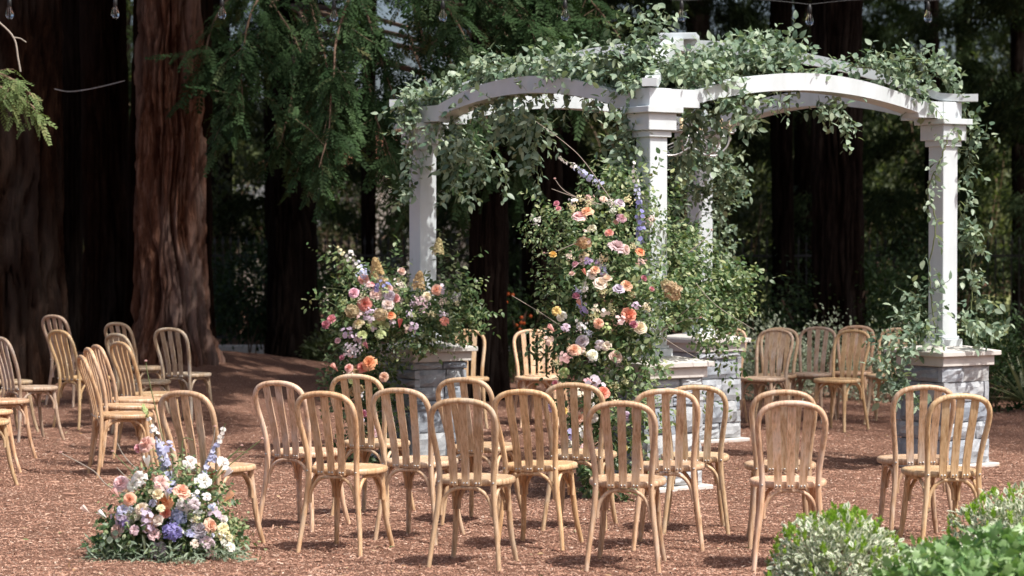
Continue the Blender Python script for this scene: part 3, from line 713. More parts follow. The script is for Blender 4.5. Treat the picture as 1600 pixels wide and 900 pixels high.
# ---- tall flower column at the front post
YF = 16.45
fc = empty('flower_column', (at(985, 600, YF).x, YF, 0)); tag(fc, 'tall mixed flower arrangement climbing the front pedestal and post of the pergola', 'flower arrangement')
random.seed(21); L = []
for (px, py, Y, rx, ry, rz, n, s) in [(915, 365, 16.35, .20, .18, .15, 60, .040), (975, 330, 16.55, .22, .14, .18, 60, .040), (960, 410, 16.3, .24, .16, .16, 80, .042),
    (925, 470, 16.2, .20, .18, .16, 70, .044), (985, 480, 16.15, .24, .16, .18, 95, .044), (915, 545, 16.2, .20, .18, .15, 80, .046), (975, 560, 16.1, .22, .16, .18, 95, .046),
    (920, 625, 16.2, .17, .18, .18, 70, .048), (965, 650, 16.05, .20, .16, .20, 80, .048), (930, 710, 16.1, .17, .18, .18, 70, .048), (955, 760, 16.1, .17, .16, .13, 60, .048),
    (1040, 400, 16.9, .18, .16, .17, 70, .040), (1075, 440, 17.1, .20, .18, .16, 90, .042), (1115, 450, 17.3, .16, .16, .12, 60, .046), (1050, 470, 16.6, .20, .16, .14, 80, .042), (1075, 500, 16.75, .14, .14, .08, 45, .042), (1110, 495, 17.0, .16, .14, .10, 56, .042),
    (1020, 620, 16.35, .08, .10, .20, 30, .036), (890, 420, 16.3, .12, .14, .14, 40, .04), (880, 510, 16.3, .10, .14, .10, 35, .04), (868, 350, 16.4, .12, .1, .06, 34, .028), (1130, 480, 17.2, .17, .16, .14, 85, .042), (1145, 445, 17.3, .12, .14, .09, 45, .042), (1085, 400, 17.2, .14, .14, .14, 60, .038), (1110, 535, 16.9, .08, .10, .06, 26, .038), (950, 290, 16.7, .16, .12, .10, 45, .034), (850, 372, 16.4, .10, .1, .05, 30, .026), (880, 385, 16.4, .16, .12, .12, 40, .032), (868, 440, 16.4, .10, .12, .10, 26, .036), (870, 540, 16.3, .11, .12, .12, 34, .04), (1000, 350, 16.6, .14, .1, .14, 34, .034), (880, 460, 16.3, .12, .14, .12, 40, .036), (1000, 430, 16.3, .12, .14, .2, 60, .038), (992, 545, 16.15, .08, .1, .1, 34, .036)]:
    blob_leaves(L, px, py, Y, rx, ry, rz, n, s)
for (x, y, dx, dz, n, ln_) in [(1130, 455, .9, .35, 8, .32), (1110, 490, .8, -.5, 9, .35), (1120, 540, .55, -.8, 7, .34), (870, 560, -.8, -.3, 5, .2), (1040, 330, .3, .9, 9, .3), (1000, 300, .1, 1, 8, .3), (865, 330, -.9, .35, 7, .25), (1075, 580, .4, -1, 10, .3), (1010, 690, .2, -1, 6, .3), (960, 300, -.3, 1, 6, .25)]:
    for i in range(n):
        pts = sprig(at(x + random.gauss(0, 8), y + random.gauss(0, 8), 16.4 + (.6 if x > 1030 else 0)), Vector((dx, -.2, dz)) + rv(.3), ln_ * random.uniform(.6, 1.2), .12, .2, .03)
        leaves_on(pts, .045, 1, .9, L)
leafy_thing(fc, L, ARR_A, ARR_O, LT, rest='leaves')
FL_C = [('r', 905, 339, .062, BLUSH), ('f', 917, 331, .055, PEACH), ('n', 870, 319, .028, HOT), ('n', 873, 327, .026, HOT), ('o', 943, 311, .034, BLUSH), ('r', 968, 318, .048, LILAC), ('f', 971, 341, .044, PINK), ('n', 962, 348, .026, BLUSH),
 ('n', 952, 366, .040, CORALP), ('o', 924, 357, .040, CREAM), ('h', 912, 381, .060, TAN), ('f', 964, 386, .075, MAUVE), ('f', 977, 389, .045, BLUSH), ('r', 1000, 394, .044, ORANGE), ('n', 864, 399, .034, YELLOW), ('s', 920, 409, .034, PURPLE), ('s', 934, 409, .024, PURPLE),
 ('n', 899, 414, .030, PINK), ('n', 894, 429, .028, BLUSH), ('t', 915, 430, .030, CORAL), ('r', 930, 422, .042, PEACH), ('o', 925, 429, .045, WHITE), ('s', 940, 428, .04, PBLUE), ('r', 938, 443, .062, CREAM), ('n', 949, 437, .04, CREAM), ('f', 979, 446, .052, PEACH), ('r', 967, 452, .052, LILAC),
 ('h', 1050, 454, .072, TAN), ('h', 1041, 447, .05, TANG), ('n', 900, 464, .034, MAGENTA), ('t', 908, 480, .036, CORALP), ('o', 869, 486, .042, YELLOW), ('f', 877, 494, .045, WHITE), ('t', 866, 518, .038, CORALP), ('o', 884, 511, .038, LILAC), ('s', 911, 485, .04, PURPLE),
 ('f', 983, 492, .066, CORAL), ('r', 1000, 512, .058, CREAM), ('f', 935, 505, .044, PEACH), ('s', 969, 502, .042, PINK), ('r', 910, 533, .058, LILAC), ('o', 937, 539, .044, WHITE), ('o', 948, 540, .040, CREAM), ('f', 897, 547, .056, PEACH), ('o', 908, 547, .04, BLUSH), ('f', 926, 555, .048, WHITE),
 ('f', 962, 557, .058, BLUSH), ('s', 885, 561, .04, PINK), ('s', 860, 531, .04, BLUSH), ('o', 881, 582, .048, LIME), ('o', 919, 595, .038, PINK), ('s', 931, 600, .06, LILAC), ('f', 942, 613, .058, CORAL), ('t', 877, 618, .045, CORALP), ('n', 880, 643, .036, YELLOW), ('r', 862, 637, .042, LILAC),
 ('r', 904, 653, .048, PEACH), ('f', 926, 653, .046, WHITE), ('t', 953, 648, .04, BLUSH), ('r', 978, 650, .042, LILAC), ('o', 920, 616, .044, CREAM), ('n', 1005, 436, .03, MAGENTA), ('n', 1018, 452, .024, HOT), ('o', 1009, 477, .022, CREAM), ('s', 994, 478, .03, LILAC), ('n', 990, 508, .035, MAGENTA),
 ('l', 955, 485, .05, PYEL), ('l', 930, 492, .05, PYEL), ('l', 915, 398, .05, PYEL), ('l', 942, 405, .045, PYEL), ('l', 910, 510, .05, WHITE), ('l', 903, 455, .04, PBLUE), ('l', 1012, 480, .04, PYEL), ('l', 895, 325, .05, PYEL), ('l', 905, 312, .045, PYEL), ('s', 890, 690, .05, WHITE), ('r', 915, 700, .045, BLUSH), ('n', 975, 700, .035, YELLOW), ('n', 868, 600, .03, HOT)]
def put_flowers(root, lst, Y, cx, cy, fs=1.0):
    for (k, px, py, s, c) in lst:
        s *= fs * (1.15 if k == 'c' else 1)
        p = at(px, py, Y - random.uniform(.15, .30)); out = Vector(((px - cx) * .006 + .1, -1.0, (cy - py) * .003 + .55)) + rv(.25)
        if k in 'tc': out = Vector(((px - cx) * (.010 if k == 't' else .003), -.35, 1.0)) + rv(.10)
        flower(root, k, p, out, s, c)
random.seed(24)
for i in range(46):
    x, y = random.choice([(905, 330), (880, 350), (925, 400), (950, 430), (940, 500), (915, 510), (900, 560), (960, 600), (1010, 460), (985, 410), (930, 640), (905, 690), (970, 330)])
    FL_C.append((random.choice('lls'), x + random.gauss(0, 16), y + random.gauss(0, 18), random.uniform(.028, .044), random.choice((PYEL, PYEL, WHITE, CREAM, LIME, PBLUE, BLUSH))))
put_flowers(fc, FL_C, 16.10, 950, 520, .84)
spike(fc, px_path([(1003, 378), (999, 330), (994, 290), (990, 250)], 16.2), [BLUE, BLUE, PBLUE, WHITE], n=56)
spike(fc, px_path([(938, 290), (918, 275), (895, 258), (873, 244)], 16.2), [PBLUE, PBLUE, WHITE], n=40, r0=.022)
spike(fc, px_path([(905, 480), (912, 462), (917, 440)], 16.0), [PBLUE, WHITE], n=24, r0=.02)
for a in [[(960, 320), (915, 255), (885, 225), (838, 190)], [(940, 320), (890, 305), (862, 295)], [(930, 320), (885, 300), (867, 280)],
          [(890, 520), (850, 492), (800, 462)], [(1030, 520), (1060, 495), (1090, 470)], [(1030, 520), (1070, 500), (1095, 497)], [(1030, 523), (1055, 540), (1090, 560)], [(1085, 440), (1120, 478), (1178, 515)], [(1075, 395), (1100, 375), (1112, 360)], [(900, 380), (870, 392), (850, 396)], [(915, 405), (896, 418), (893, 425)]]:
    bud_stem(fc, px_path(a, 16.05 if a[0][0] < 1000 else 16.5), BLUSH if random.random() < .5 else None, .0035)

# ---- arrangement on the left pedestal
YL = 18.75
fl = empty('pedestal_bouquet', (at(620, 540, YL).x, YL, 0)); tag(fl, 'mixed flower arrangement spilling down the left pedestal of the pergola, with tan hydrangea cones', 'flower arrangement')
random.seed(22); L = []
for (px, py, Y, rx, ry, rz, n, s) in [(575, 450, 18.75, .24, .18, .17, 80, .042), (610, 480, 18.55, .24, .16, .17, 90, .044), (560, 510, 18.7, .22, .18, .16, 80, .044), (640, 500, 18.45, .22, .14, .14, 90, .044), (690, 480, 18.75, .20, .18, .19, 110, .044), (715, 500, 18.8, .16, .16, .14, 80, .044),
    (675, 525, 18.45, .20, .10, .10, 70, .042), (575, 560, 18.65, .22, .18, .18, 90, .046), (560, 620, 18.75, .20, .18, .22, 90, .046), (590, 640, 18.7, .14, .16, .24, 80, .046), (570, 700, 18.75, .19, .18, .12, 70, .046), (530, 590, 18.85, .10, .12, .2, 40, .044), (645, 545, 18.35, .10, .06, .06, 30, .036)]:
    blob_leaves(L, px, py, Y, rx, ry, rz, n, s)
for (x, y, dx, dz, n, ln_) in [(715, 450, .7, .55, 12, .28), (730, 490, 1, -.1, 9, .22), (545, 420, -.7, .7, 9, .3), (540, 470, -1, .15, 8, .28), (690, 420, .2, 1, 10, .28), (655, 535, 0, -1, 8, .14), (620, 400, .1, 1, 6, .2)]:
    for i in range(n):
        pts = sprig(at(x + random.gauss(0, 8), y + random.gauss(0, 8), 18.65), Vector((dx, -.2, dz)) + rv(.3), ln_ * random.uniform(.6, 1.2), .08, .2, .03)
        leaves_on(pts, .048, 1, .9, L)
leafy_thing(fl, L, ARR_A, ARR_O, LT, rest='leaves')
FL_L = [('c', 590, 432, .065, TAN), ('c', 653, 452, .062, TAN), ('c', 684, 398, .055, TANG), ('h', 598, 442, .05, TAN), ('h', 595, 492, .055, TANG), ('n', 568, 438, .055, CORALP), ('n', 580, 446, .032, HOT), ('r', 553, 458, .052, PINK), ('f', 570, 475, .065, CORAL), ('f', 588, 459, .062, BLUSH),
 ('r', 608, 462, .055, LILAC), ('n', 618, 467, .044, CORALP), ('f', 606, 475, .055, WHITE), ('t', 621, 446, .036, PYEL), ('n', 627, 425, .040, BLUSH), ('l', 577, 490, .07, LILAC), ('s', 580, 500, .05, LILAC), ('f', 560, 506, .056, PYEL), ('o', 584, 503, .055, LIME), ('o', 600, 508, .06, LIME), ('r', 610, 493, .048, ORANGE),
 ('t', 624, 512, .042, RED), ('s', 612, 506, .034, LILAC), ('s', 639, 492, .034, LILAC), ('s', 646, 512, .04, LILAC), ('s', 636, 513, .03, BLUSH), ('r', 682, 453, .052, PEACH), ('r', 667, 463, .046, CREAM), ('s', 692, 455, .046, LILAC), ('l', 657, 472, .07, MAUVE), ('o', 695, 502, .045, CORAL), ('n', 519, 500, .046, HOT), ('n', 510, 508, .042, MAGENTA),
 ('s', 563, 532, .05, LILAC), ('s', 545, 522, .055, LILAC), ('n', 528, 533, .03, PINK), ('l', 553, 545, .075, LILAC), ('h', 552, 582, .06, TAN), ('f', 577, 567, .070, ORANGE), ('f', 566, 574, .05, CORAL), ('r', 600, 589, .046, PEACH), ('t', 528, 580, .045, CORALP), ('r', 608, 451, .036, PINK), ('h', 550, 486, .055, TANG), ('o', 566, 522, .05, LIME), ('o', 594, 522, .05, LIME),
 ('n', 509, 639, .036, MAGENTA), ('n', 568, 647, .036, HOT), ('f', 584, 677, .045, BLUSH), ('h', 557, 610, .06, TAN), ('s', 560, 655, .04, LILAC), ('s', 600, 447, .05, BLUE), ('s', 588, 448, .045, BLUE), ('l', 566, 427, .06, PBLUE), ('l', 574, 448, .05, WHITE), ('r', 545, 575, .04, CORALP), ('n', 535, 560, .03, MAGENTA), ('t', 575, 545, .035, MAGENTA)]
for i in range(34):
    x, y = random.choice([(560, 470), (590, 450), (610, 480), (580, 520), (560, 540), (640, 490), (620, 500), (550, 600), (580, 650), (690, 480)])
    FL_L.append((random.choice('lls'), x + random.gauss(0, 14), y + random.gauss(0, 14), random.uniform(.028, .042), random.choice((PYEL, WHITE, CREAM, LIME, LILAC, BLUSH))))
put_flowers(fl, FL_L, 18.38, 610, 520, .88)
spike(fl, px_path([(570, 430), (545, 405), (520, 382)], 18.5), [WHITE, WHITE, PYEL], n=42, r0=.024)
spike(fl, px_path([(575, 440), (555, 405), (545, 392)], 18.5), [PBLUE, WHITE], n=24, r0=.02)
for a in [[(560, 460), (530, 452), (507, 450)], [(565, 445), (535, 410), (515, 395)], [(700, 470), (725, 450), (745, 440)], [(560, 500), (525, 478), (512, 470)]]: bud_stem(fl, px_path(a, 18.55), WHITE, .003, STEM)

# ---- low arrangement on the ground, front left
g0 = at_z(262, 868, 0); YG = g0.y
fg = empty('ground_bouquet', (g0.x, g0.y, 0)); tag(fg, 'low mixed flower arrangement standing on the mulch at the front left', 'flower arrangement')
random.seed(23); L = []; EU = []
for (px, py, rx, ry, rz, n, s) in [(265, 830, .22, .18, .10, 130, .038), (215, 840, .16, .16, .09, 90, .042), (320, 830, .16, .16, .10, 90, .036), (265, 790, .20, .14, .10, 100, .034), (225, 790, .13, .12, .08, 60, .034), (310, 790, .13, .12, .09, 60, .034), (340, 850, .10, .12, .06, 50, .034), (190, 855, .08, .1, .05, 40, .048), (265, 750, .14, .1, .06, 40, .03), (230, 860, .16, .14, .06, 50, .052), (300, 862, .16, .14, .05, 40, .046)]:
    blob_leaves(L, px, py, YG - .02, rx, ry, rz, n, s)
for i in range(170):
    x = random.uniform(165, 375); pts = sprig(at(x, 868 + random.uniform(-10, 14), YG - random.uniform(.05, .28)), Vector(((x - 262) * .012, -.6, .25)) + rv(.4), random.uniform(.06, .16), .25, .2, .018)
    leaves_on(pts, random.uniform(.045, .068), 1, .7, EU)
leafy_thing(fg, L, ARR_A, ARR_O, LT, rest='leaves')
P_ = np.array([e[0] for e in EU]); P_[:, 2] = np.maximum(P_[:, 2], .006)
o = link('olive_foliage', cloud_mesh('olive_foliage', LT_NARROW, P_ - np.array(fg.location), frames(np.array([e[1] for e in EU]), np.array([e[2] for e in EU])), np.array([e[3] for e in EU]), RNG.uniform(0, 1, len(EU)), EUC_A), fg); o['kind'] = 'stuff'
for (px, py, s) in [(171, 850, .046), (163, 843, .04), (180, 838, .044), (192, 858, .036), (168, 862, .038), (160, 855, .034), (205, 852, .034), (183, 848, .04)]:
    V, F, E = LT_ROUND[0]; o = link('eucalyptus_leaf', np_mesh('eucalyptus_leaf', V, F, EUC_A, True, {'edge': E, 'tint': np.full(len(V), random.random())}), fg)
    o.matrix_basis = Matrix.Translation(at(px, py, YG - .24) - fg.location) @ (rv(.5) + Vector((0, -1, .6))).to_track_quat('Z', 'X').to_matrix().to_4x4() @ Matrix.Scale(s, 4)
FL_G = [('f', 229, 694, .044, CORALP), ('n', 218, 702, .026, HOT), ('t', 231, 731, .032, WHITE), ('f', 189, 755, .040, BLUSH), ('o', 207, 759, .032, WHITE), ('o', 217, 747, .040, WHITE), ('t', 186, 777, .026, CORALP), ('r', 203, 780, .034, PEACH), ('o', 251, 754, .040, BLUSH), ('f', 284, 768, .044, PEACH), ('r', 257, 784, .044, ORANGE), ('t', 262, 782, .026, WHITE),
 ('f', 221, 795, .034, CREAM), ('f', 206, 805, .042, CREAM), ('f', 233, 815, .046, PEACH), ('f', 184, 829, .044, BLUSH), ('t', 166, 809, .026, WHITE), ('t', 140, 802, .026, BLUSH), ('s', 195, 815, .040, PURPLE), ('s', 186, 811, .036, LILAC), ('n', 249, 814, .030, WHITE), ('o', 241, 835, .034, BLUSH), ('o', 248, 858, .042, LILAC), ('o', 252, 871, .03, LILAC),
 ('h', 269, 831, .043, BLUE), ('h', 278, 808, .038, PBLUE), ('h', 287, 791, .038, WHITE), ('o', 318, 751, .042, WHITE), ('t', 350, 746, .028, WHITE), ('o', 349, 723, .036, WHITE), ('t', 350, 784, .034, PEACH), ('f', 310, 828, .044, LILAC), ('f', 329, 821, .036, PEACH), ('o', 324, 847, .036, LILAC), ('s', 352, 846, .036, WHITE), ('s', 333, 800, .036, LILAC), ('n', 349, 812, .022, WHITE),
 ('o', 297, 722, .034, WHITE), ('l', 307, 804, .042, WHITE), ('l', 305, 815, .036, WHITE), ('o', 192, 858, .030, WHITE), ('o', 304, 787, .028, LILAC), ('n', 247, 774, .03, CREAM), ('n', 258, 802, .03, CORAL), ('s', 228, 822, .03, LILAC), ('o', 361, 855, .026, WHITE), ('o', 331, 866, .028, BLUSH), ('l', 354, 838, .04, PYEL), ('s', 262, 700, .03, PBLUE), ('o', 209, 828, .026, MAUVE), ('s', 300, 775, .028, WHITE)]
for i in range(26):
    x, y = random.choice([(230, 770), (270, 750), (320, 790), (200, 800), (340, 830), (290, 830), (240, 800)])
    FL_G.append((random.choice('lso'), x + random.gauss(0, 12), y + random.gauss(0, 12), random.uniform(.020, .030), random.choice((WHITE, WHITE, CREAM, PYEL, LILAC, PBLUE))))
put_flowers(fg, FL_G, YG + .0, 262, 830, 1.16)
spike(fg, px_path([(268, 765), (258, 725), (248, 690), (232, 655), (222, 632)], YG - .02), [PBLUE, PBLUE, PBLUE, WHITE, LIME], n=90, r0=.026, r1=.006)
spike(fg, px_path([(262, 765), (255, 725), (246, 685)], YG + .04), [BLUE, PBLUE, WHITE], n=46, r0=.022, r1=.01)
spike(fg, px_path([(305, 775), (325, 730), (340, 695), (352, 662)], YG - .02), [BLUE, PBLUE, PBLUE, WHITE], n=64, r0=.022, r1=.007)
for a in [[(265, 790), (176, 763), (145, 735), (95, 708)], [(260, 780), (205, 735), (176, 706)], [(255, 770), (200, 720), (183, 692)], [(250, 780), (205, 752), (182, 730)], [(310, 780), (355, 730), (410, 686)], [(310, 780), (350, 725), (378, 697)], [(320, 770), (360, 712), (388, 707)], [(290, 760), (285, 690), (302, 688)], [(270, 760), (255, 690), (232, 590), (228, 565)], [(300, 770), (330, 700), (336, 667)]]:
    bud_stem(fg, px_path(a, YG), BLUSH if random.random() < .7 else None, .0042, PALETWIG if random.random() < .6 else STEM)

# ------------------------------------------------------------------ vines on the pergola
def Yfl(px): t = (1018 - px) / (1018 - 661); return 16.84 + t * 2.33
def Yfr(px): t = (px - 1018) / (1473 - 1018); return 16.84 + t * 1.68
def vine(name, label, strokes, leaf, seed, group='vine garlands on the pergola', thin=False):
    """strokes: (px polyline, Y or function, radius m, sprigs, length, droop, main direction)"""
    random.seed(seed); out = []; stems = MB(); root = None
    for (pl, Yf, rad, n, length, droop, d0) in strokes:
        pts = spline([at(x, y, Yf(x) if callable(Yf) else Yf) for x, y in pl], 8)
        if root is None: root = empty(name, tuple(pts[0])); tag(root, label, 'vine', group)
        b = Vector(root.location); stems.tube([p - b + rv(rad * .12) for p in pts], .0055, 5, caps=False)
        for i in range(n):
            k = random.random() * (len(pts) - 1.001); p = pts[int(k)].lerp(pts[int(k) + 1], k % 1) + rv(rad * .55)
            tn_ = (pts[int(k) + 1] - pts[int(k)]).normalized()
            d = tn_ * random.choice((-1, 1)) * random.uniform(.2, 1) + rv(.45) + Vector((0, -.3, 0)) + Vector(d0)
            sp = sprig(p, d, length * random.uniform(.5, 1.3), droop, .3, leaf * .46)
            leaves_on(sp, leaf, 1, .85, out)
            if i % 2 == 0: stems.tube([q - b for q in sp], .0022, 3, caps=False)
    leafy_thing(root, out, LEAF_A, LEAF_O, LT, rest='leaves')
    stems.build('stem', STEM, root); return root
vine('vine_garland', 'thick leafy vine covering the left front arch from the left post to the front post', [
    ([(628, 175), (690, 150), (760, 122), (850, 110), (940, 112), (1010, 125)], Yfl, .07, 250, .18, .06, (0, 0, .02)),
    ([(690, 130), (780, 105), (880, 95), (960, 90)], Yfl, .07, 110, .18, .02, (0, 0, .05)),
    ([(780, 130), (850, 140), (930, 135), (990, 140)], Yfl, .08, 70, .26, .10, (0, -.2, -.2)),
    ([(740, 150), (790, 175), (850, 190)], Yfl, .08, 48, .28, .22, (0, 0, -.4)),
    ([(690, 190), (720, 215), (760, 240)], Yfl, .09, 40, .34, .30, (0, 0, -.6)),
    ([(830, 200), (838, 240), (842, 290)], Yfl, .05, 16, .2, .3, (0, 0, -.6)),
    ([(705, 210), (705, 260), (715, 310)], Yfl, .06, 22, .22, .3, (0, 0, -.6)),
    ([(990, 150), (985, 200), (978, 240), (965, 270)], 16.9, .07, 55, .26, .25, (-.2, 0, -.5))], .066, 31)
vine('vine_garland', 'leafy vine hanging down the outer side of the left post', [
    ([(630, 165), (640, 200), (640, 260), (645, 315)], 19.0, .06, 45, .22, .3, (-.1, -.2, -.5)), ([(625, 170), (660, 150), (690, 160)], 19.0, .07, 34, .2, .1, (0, -.2, 0))], .062, 32)
vine('vine_garland', 'thick leafy vine heaped over the front corner and crown of the pergola', [
    ([(985, 115), (1020, 95), (1060, 110), (1110, 120)], 17.1, .08, 120, .20, .04, (0, 0, .05)),
    ([(960, 95), (1000, 70), (1020, 42)], 17.2, .06, 46, .2, -.1, (.1, 0, .7)),
    ([(1060, 112), (1110, 112), (1170, 105), (1230, 95)], 17.9, .085, 190, .22, .04, (0, 0, .10)),
    ([(1130, 85), (1185, 70), (1235, 80)], 18.2, .065, 75, .2, .01, (0, 0, .18)),
    ([(1090, 150), (1130, 160), (1180, 150)], 17.25, .07, 40, .26, .2, (0, 0, -.4)),
    ([(1085, 175), (1085, 210), (1075, 240)], 17.3, .07, 34, .24, .25, (0, 0, -.5)),
    ([(1130, 145), (1165, 175), (1175, 190)], 17.4, .05, 18, .2, .25, (0, 0, -.5))], .066, 33)
vine('vine_garland', 'sparser leafy vine lying along the right front arch to the right post', [
    ([(1230, 110), (1290, 108), (1350, 105), (1400, 120)], Yfr, .05, 34, .22, .03, (0, 0, .2)),
    ([(1390, 130), (1430, 115), (1470, 110), (1490, 150)], Yfr, .065, 64, .2, .04, (0, 0, .08)),
    ([(1330, 100), (1400, 92), (1480, 95)], Yfr, .05, 22, .2, -.02, (.1, 0, .3)),
    ([(1290, 150), (1310, 165), (1325, 185)], Yfr, .06, 26, .22, .3, (0, 0, -.5)),
    ([(1410, 145), (1440, 160), (1470, 175)], Yfr, .06, 26, .2, .15, (0, -.2, -.2)), ([(1250, 120), (1230, 150), (1225, 165)], Yfr, .03, 10, .16, .3, (0, 0, -.5))], .062, 34)
vine('vine_garland', 'leafy vine winding down the right post to its stone pedestal', [
    ([(1500, 160), (1515, 200), (1515, 250), (1490, 290)], 18.62, .05, 36, .2, .2, (0, 0, -.3)),
    ([(1480, 220), (1465, 260), (1450, 300), (1462, 350), (1452, 430), (1462, 520)], 18.3, .04, 26, .14, .2, (0, -.3, -.3)),
    ([(1500, 320), (1515, 380), (1520, 450), (1515, 500)], 18.78, .05, 36, .22, .2, (.2, 0, -.2)),
    ([(1500, 500), (1525, 515), (1545, 522)], 18.3, .06, 24, .16, .15, (.3, 0, 0)),
    ([(1440, 460), (1430, 500), (1410, 530)], 18.3, .07, 34, .22, .2, (-.2, 0, -.1)),
    ([(1450, 510), (1420, 530), (1395, 560), (1400, 590), (1430, 610)], 18.15, .07, 56, .22, .2, (0, -.2, -.3))], .064, 35)
vine('vine_garland', 'dense small leaved vine round the back post of the pergola', [
    ([(1060, 260), (1100, 255), (1140, 265)], 19.2, .09, 80, .2, .12, (0, 0, 0)), ([(1070, 290), (1110, 300), (1140, 300)], 19.3, .09, 60, .22, .15, (0, 0, -.1)),
    ([(1055, 320), (1075, 350), (1070, 390)], 18.8, .07, 45, .2, .15, (0, 0, -.1)), ([(1120, 330), (1125, 370), (1130, 410)], 20.98, .09, 44, .24, .2, (.3, 0, -.2)), ([(1090, 190), (1075, 220), (1060, 250)], 19.0, .08, 45, .2, .2, (0, 0, -.3))], .052, 36)

# ------------------------------------------------------------------ chandelier, string lights
random.seed(40)
cp = at(1080, 215, 18.85); cp.z = 0
cd = empty('chandelier', (cp.x, 18.85, 2.40)); tag(cd, 'pale metal chandelier with curved arms and candles hanging inside the pergola', 'chandelier')
METAL = plain('pale_metal', (.62, .62, .62), .35, .6); WAX = plain('candle_wax', (.80, .62, .38), .5)
MB().tube([(0, 0, .02), (0, 0, .86)], .008, 8).lathe([(0, -.02), (.022, 0), (.03, .03), (.012, .06), (.012, .2), (.03, .24), (.012, .28)], 12).build('stem', METAL, cd)
for k in range(6):
    a = R(60 * k + 12); d = Vector((math.cos(a), math.sin(a), 0))
    ar = MB().tube(spline([d * .02 + zz * .05, d * .10 - zz * .0, d * .20 - zz * .01, d * .29 + zz * .06, d * .315 + zz * .16], 6), .0075, 7).tube(spline([d * .02 + zz * .22, d * .12 + zz * .10, d * .24 + zz * .05], 5), .005, 6)
    ar.lathe([(0, 0), (.032, .004), (.036, .016), (.014, .018)], 10, d * .315 + zz * .155); o = ar.build('arm', METAL, cd)
    MB().lathe([(.013, 0), (.013, .09), (0, .092)], 10, d * .315 + zz * .172).build('candle', WAX, o)
    MB().lathe([(0, -.035), (.008, -.02), (.010, -.008), (.003, .008), (0, .012)], 8, d * .315 + zz * .13).build('pendant_drop', METAL, o)
def glass_mat():
    M = Mat('bulb_glass', .03, .6); M.b.inputs['Transmission Weight'].default_value = 1; M.b.inputs['IOR'].default_value = 1.3; M.col((.95, .97, 1)); return M.m
GLASS = glass_mat(); RUB = plain('black_rubber', (.015, .015, .015), .5)
sl = empty('string_lights', at(800, -30, 20.5)); tag(sl, 'clear glass bulb string lights strung across above the clearing', 'string lights')
BX = [(15, 20), (180, 19), (347, 20), (522, 24), (692, 24), (883, 23), (1065, 24), (1265, 30), (1450, 25)]
b0 = Vector(sl.location); wire = [at(-160, 0, 20.5)] + [at(x, y - 23, 20.5) for x, y in BX] + [at(1640, -5, 20.5)]
wp = []
for a, b in zip(wire[:-1], wire[1:]):
    for k in range(6): wp.append(a.lerp(b, k / 6) - zz * (-.03 * math.sin(math.pi * k / 6)) - b0)
MB().tube(wp + [wire[-1] - b0], .004, 5).build('cable', RUB, sl)
for x, y in BX:
    p = at(x, y, 20.5) - b0
    o = MB().lathe([(0, -.060), (.022, -.052), (.034, -.028), (.034, -.004), (.024, .028), (.015, .05), (.014, .056)], 14, p).build('bulb', GLASS, sl)
    MB().lathe([(.013, .05), (.018, .055), (.018, .10), (.008, .125), (0, .127)], 10, p).build('socket', RUB, o)
    MB().tube([p + Vector((-.006, 0, .04)), p + Vector((-.008, 0, -.02)), p + Vector((.008, 0, -.02)), p + Vector((.006, 0, .04))], .0016, 4).build('filament', METAL, o)

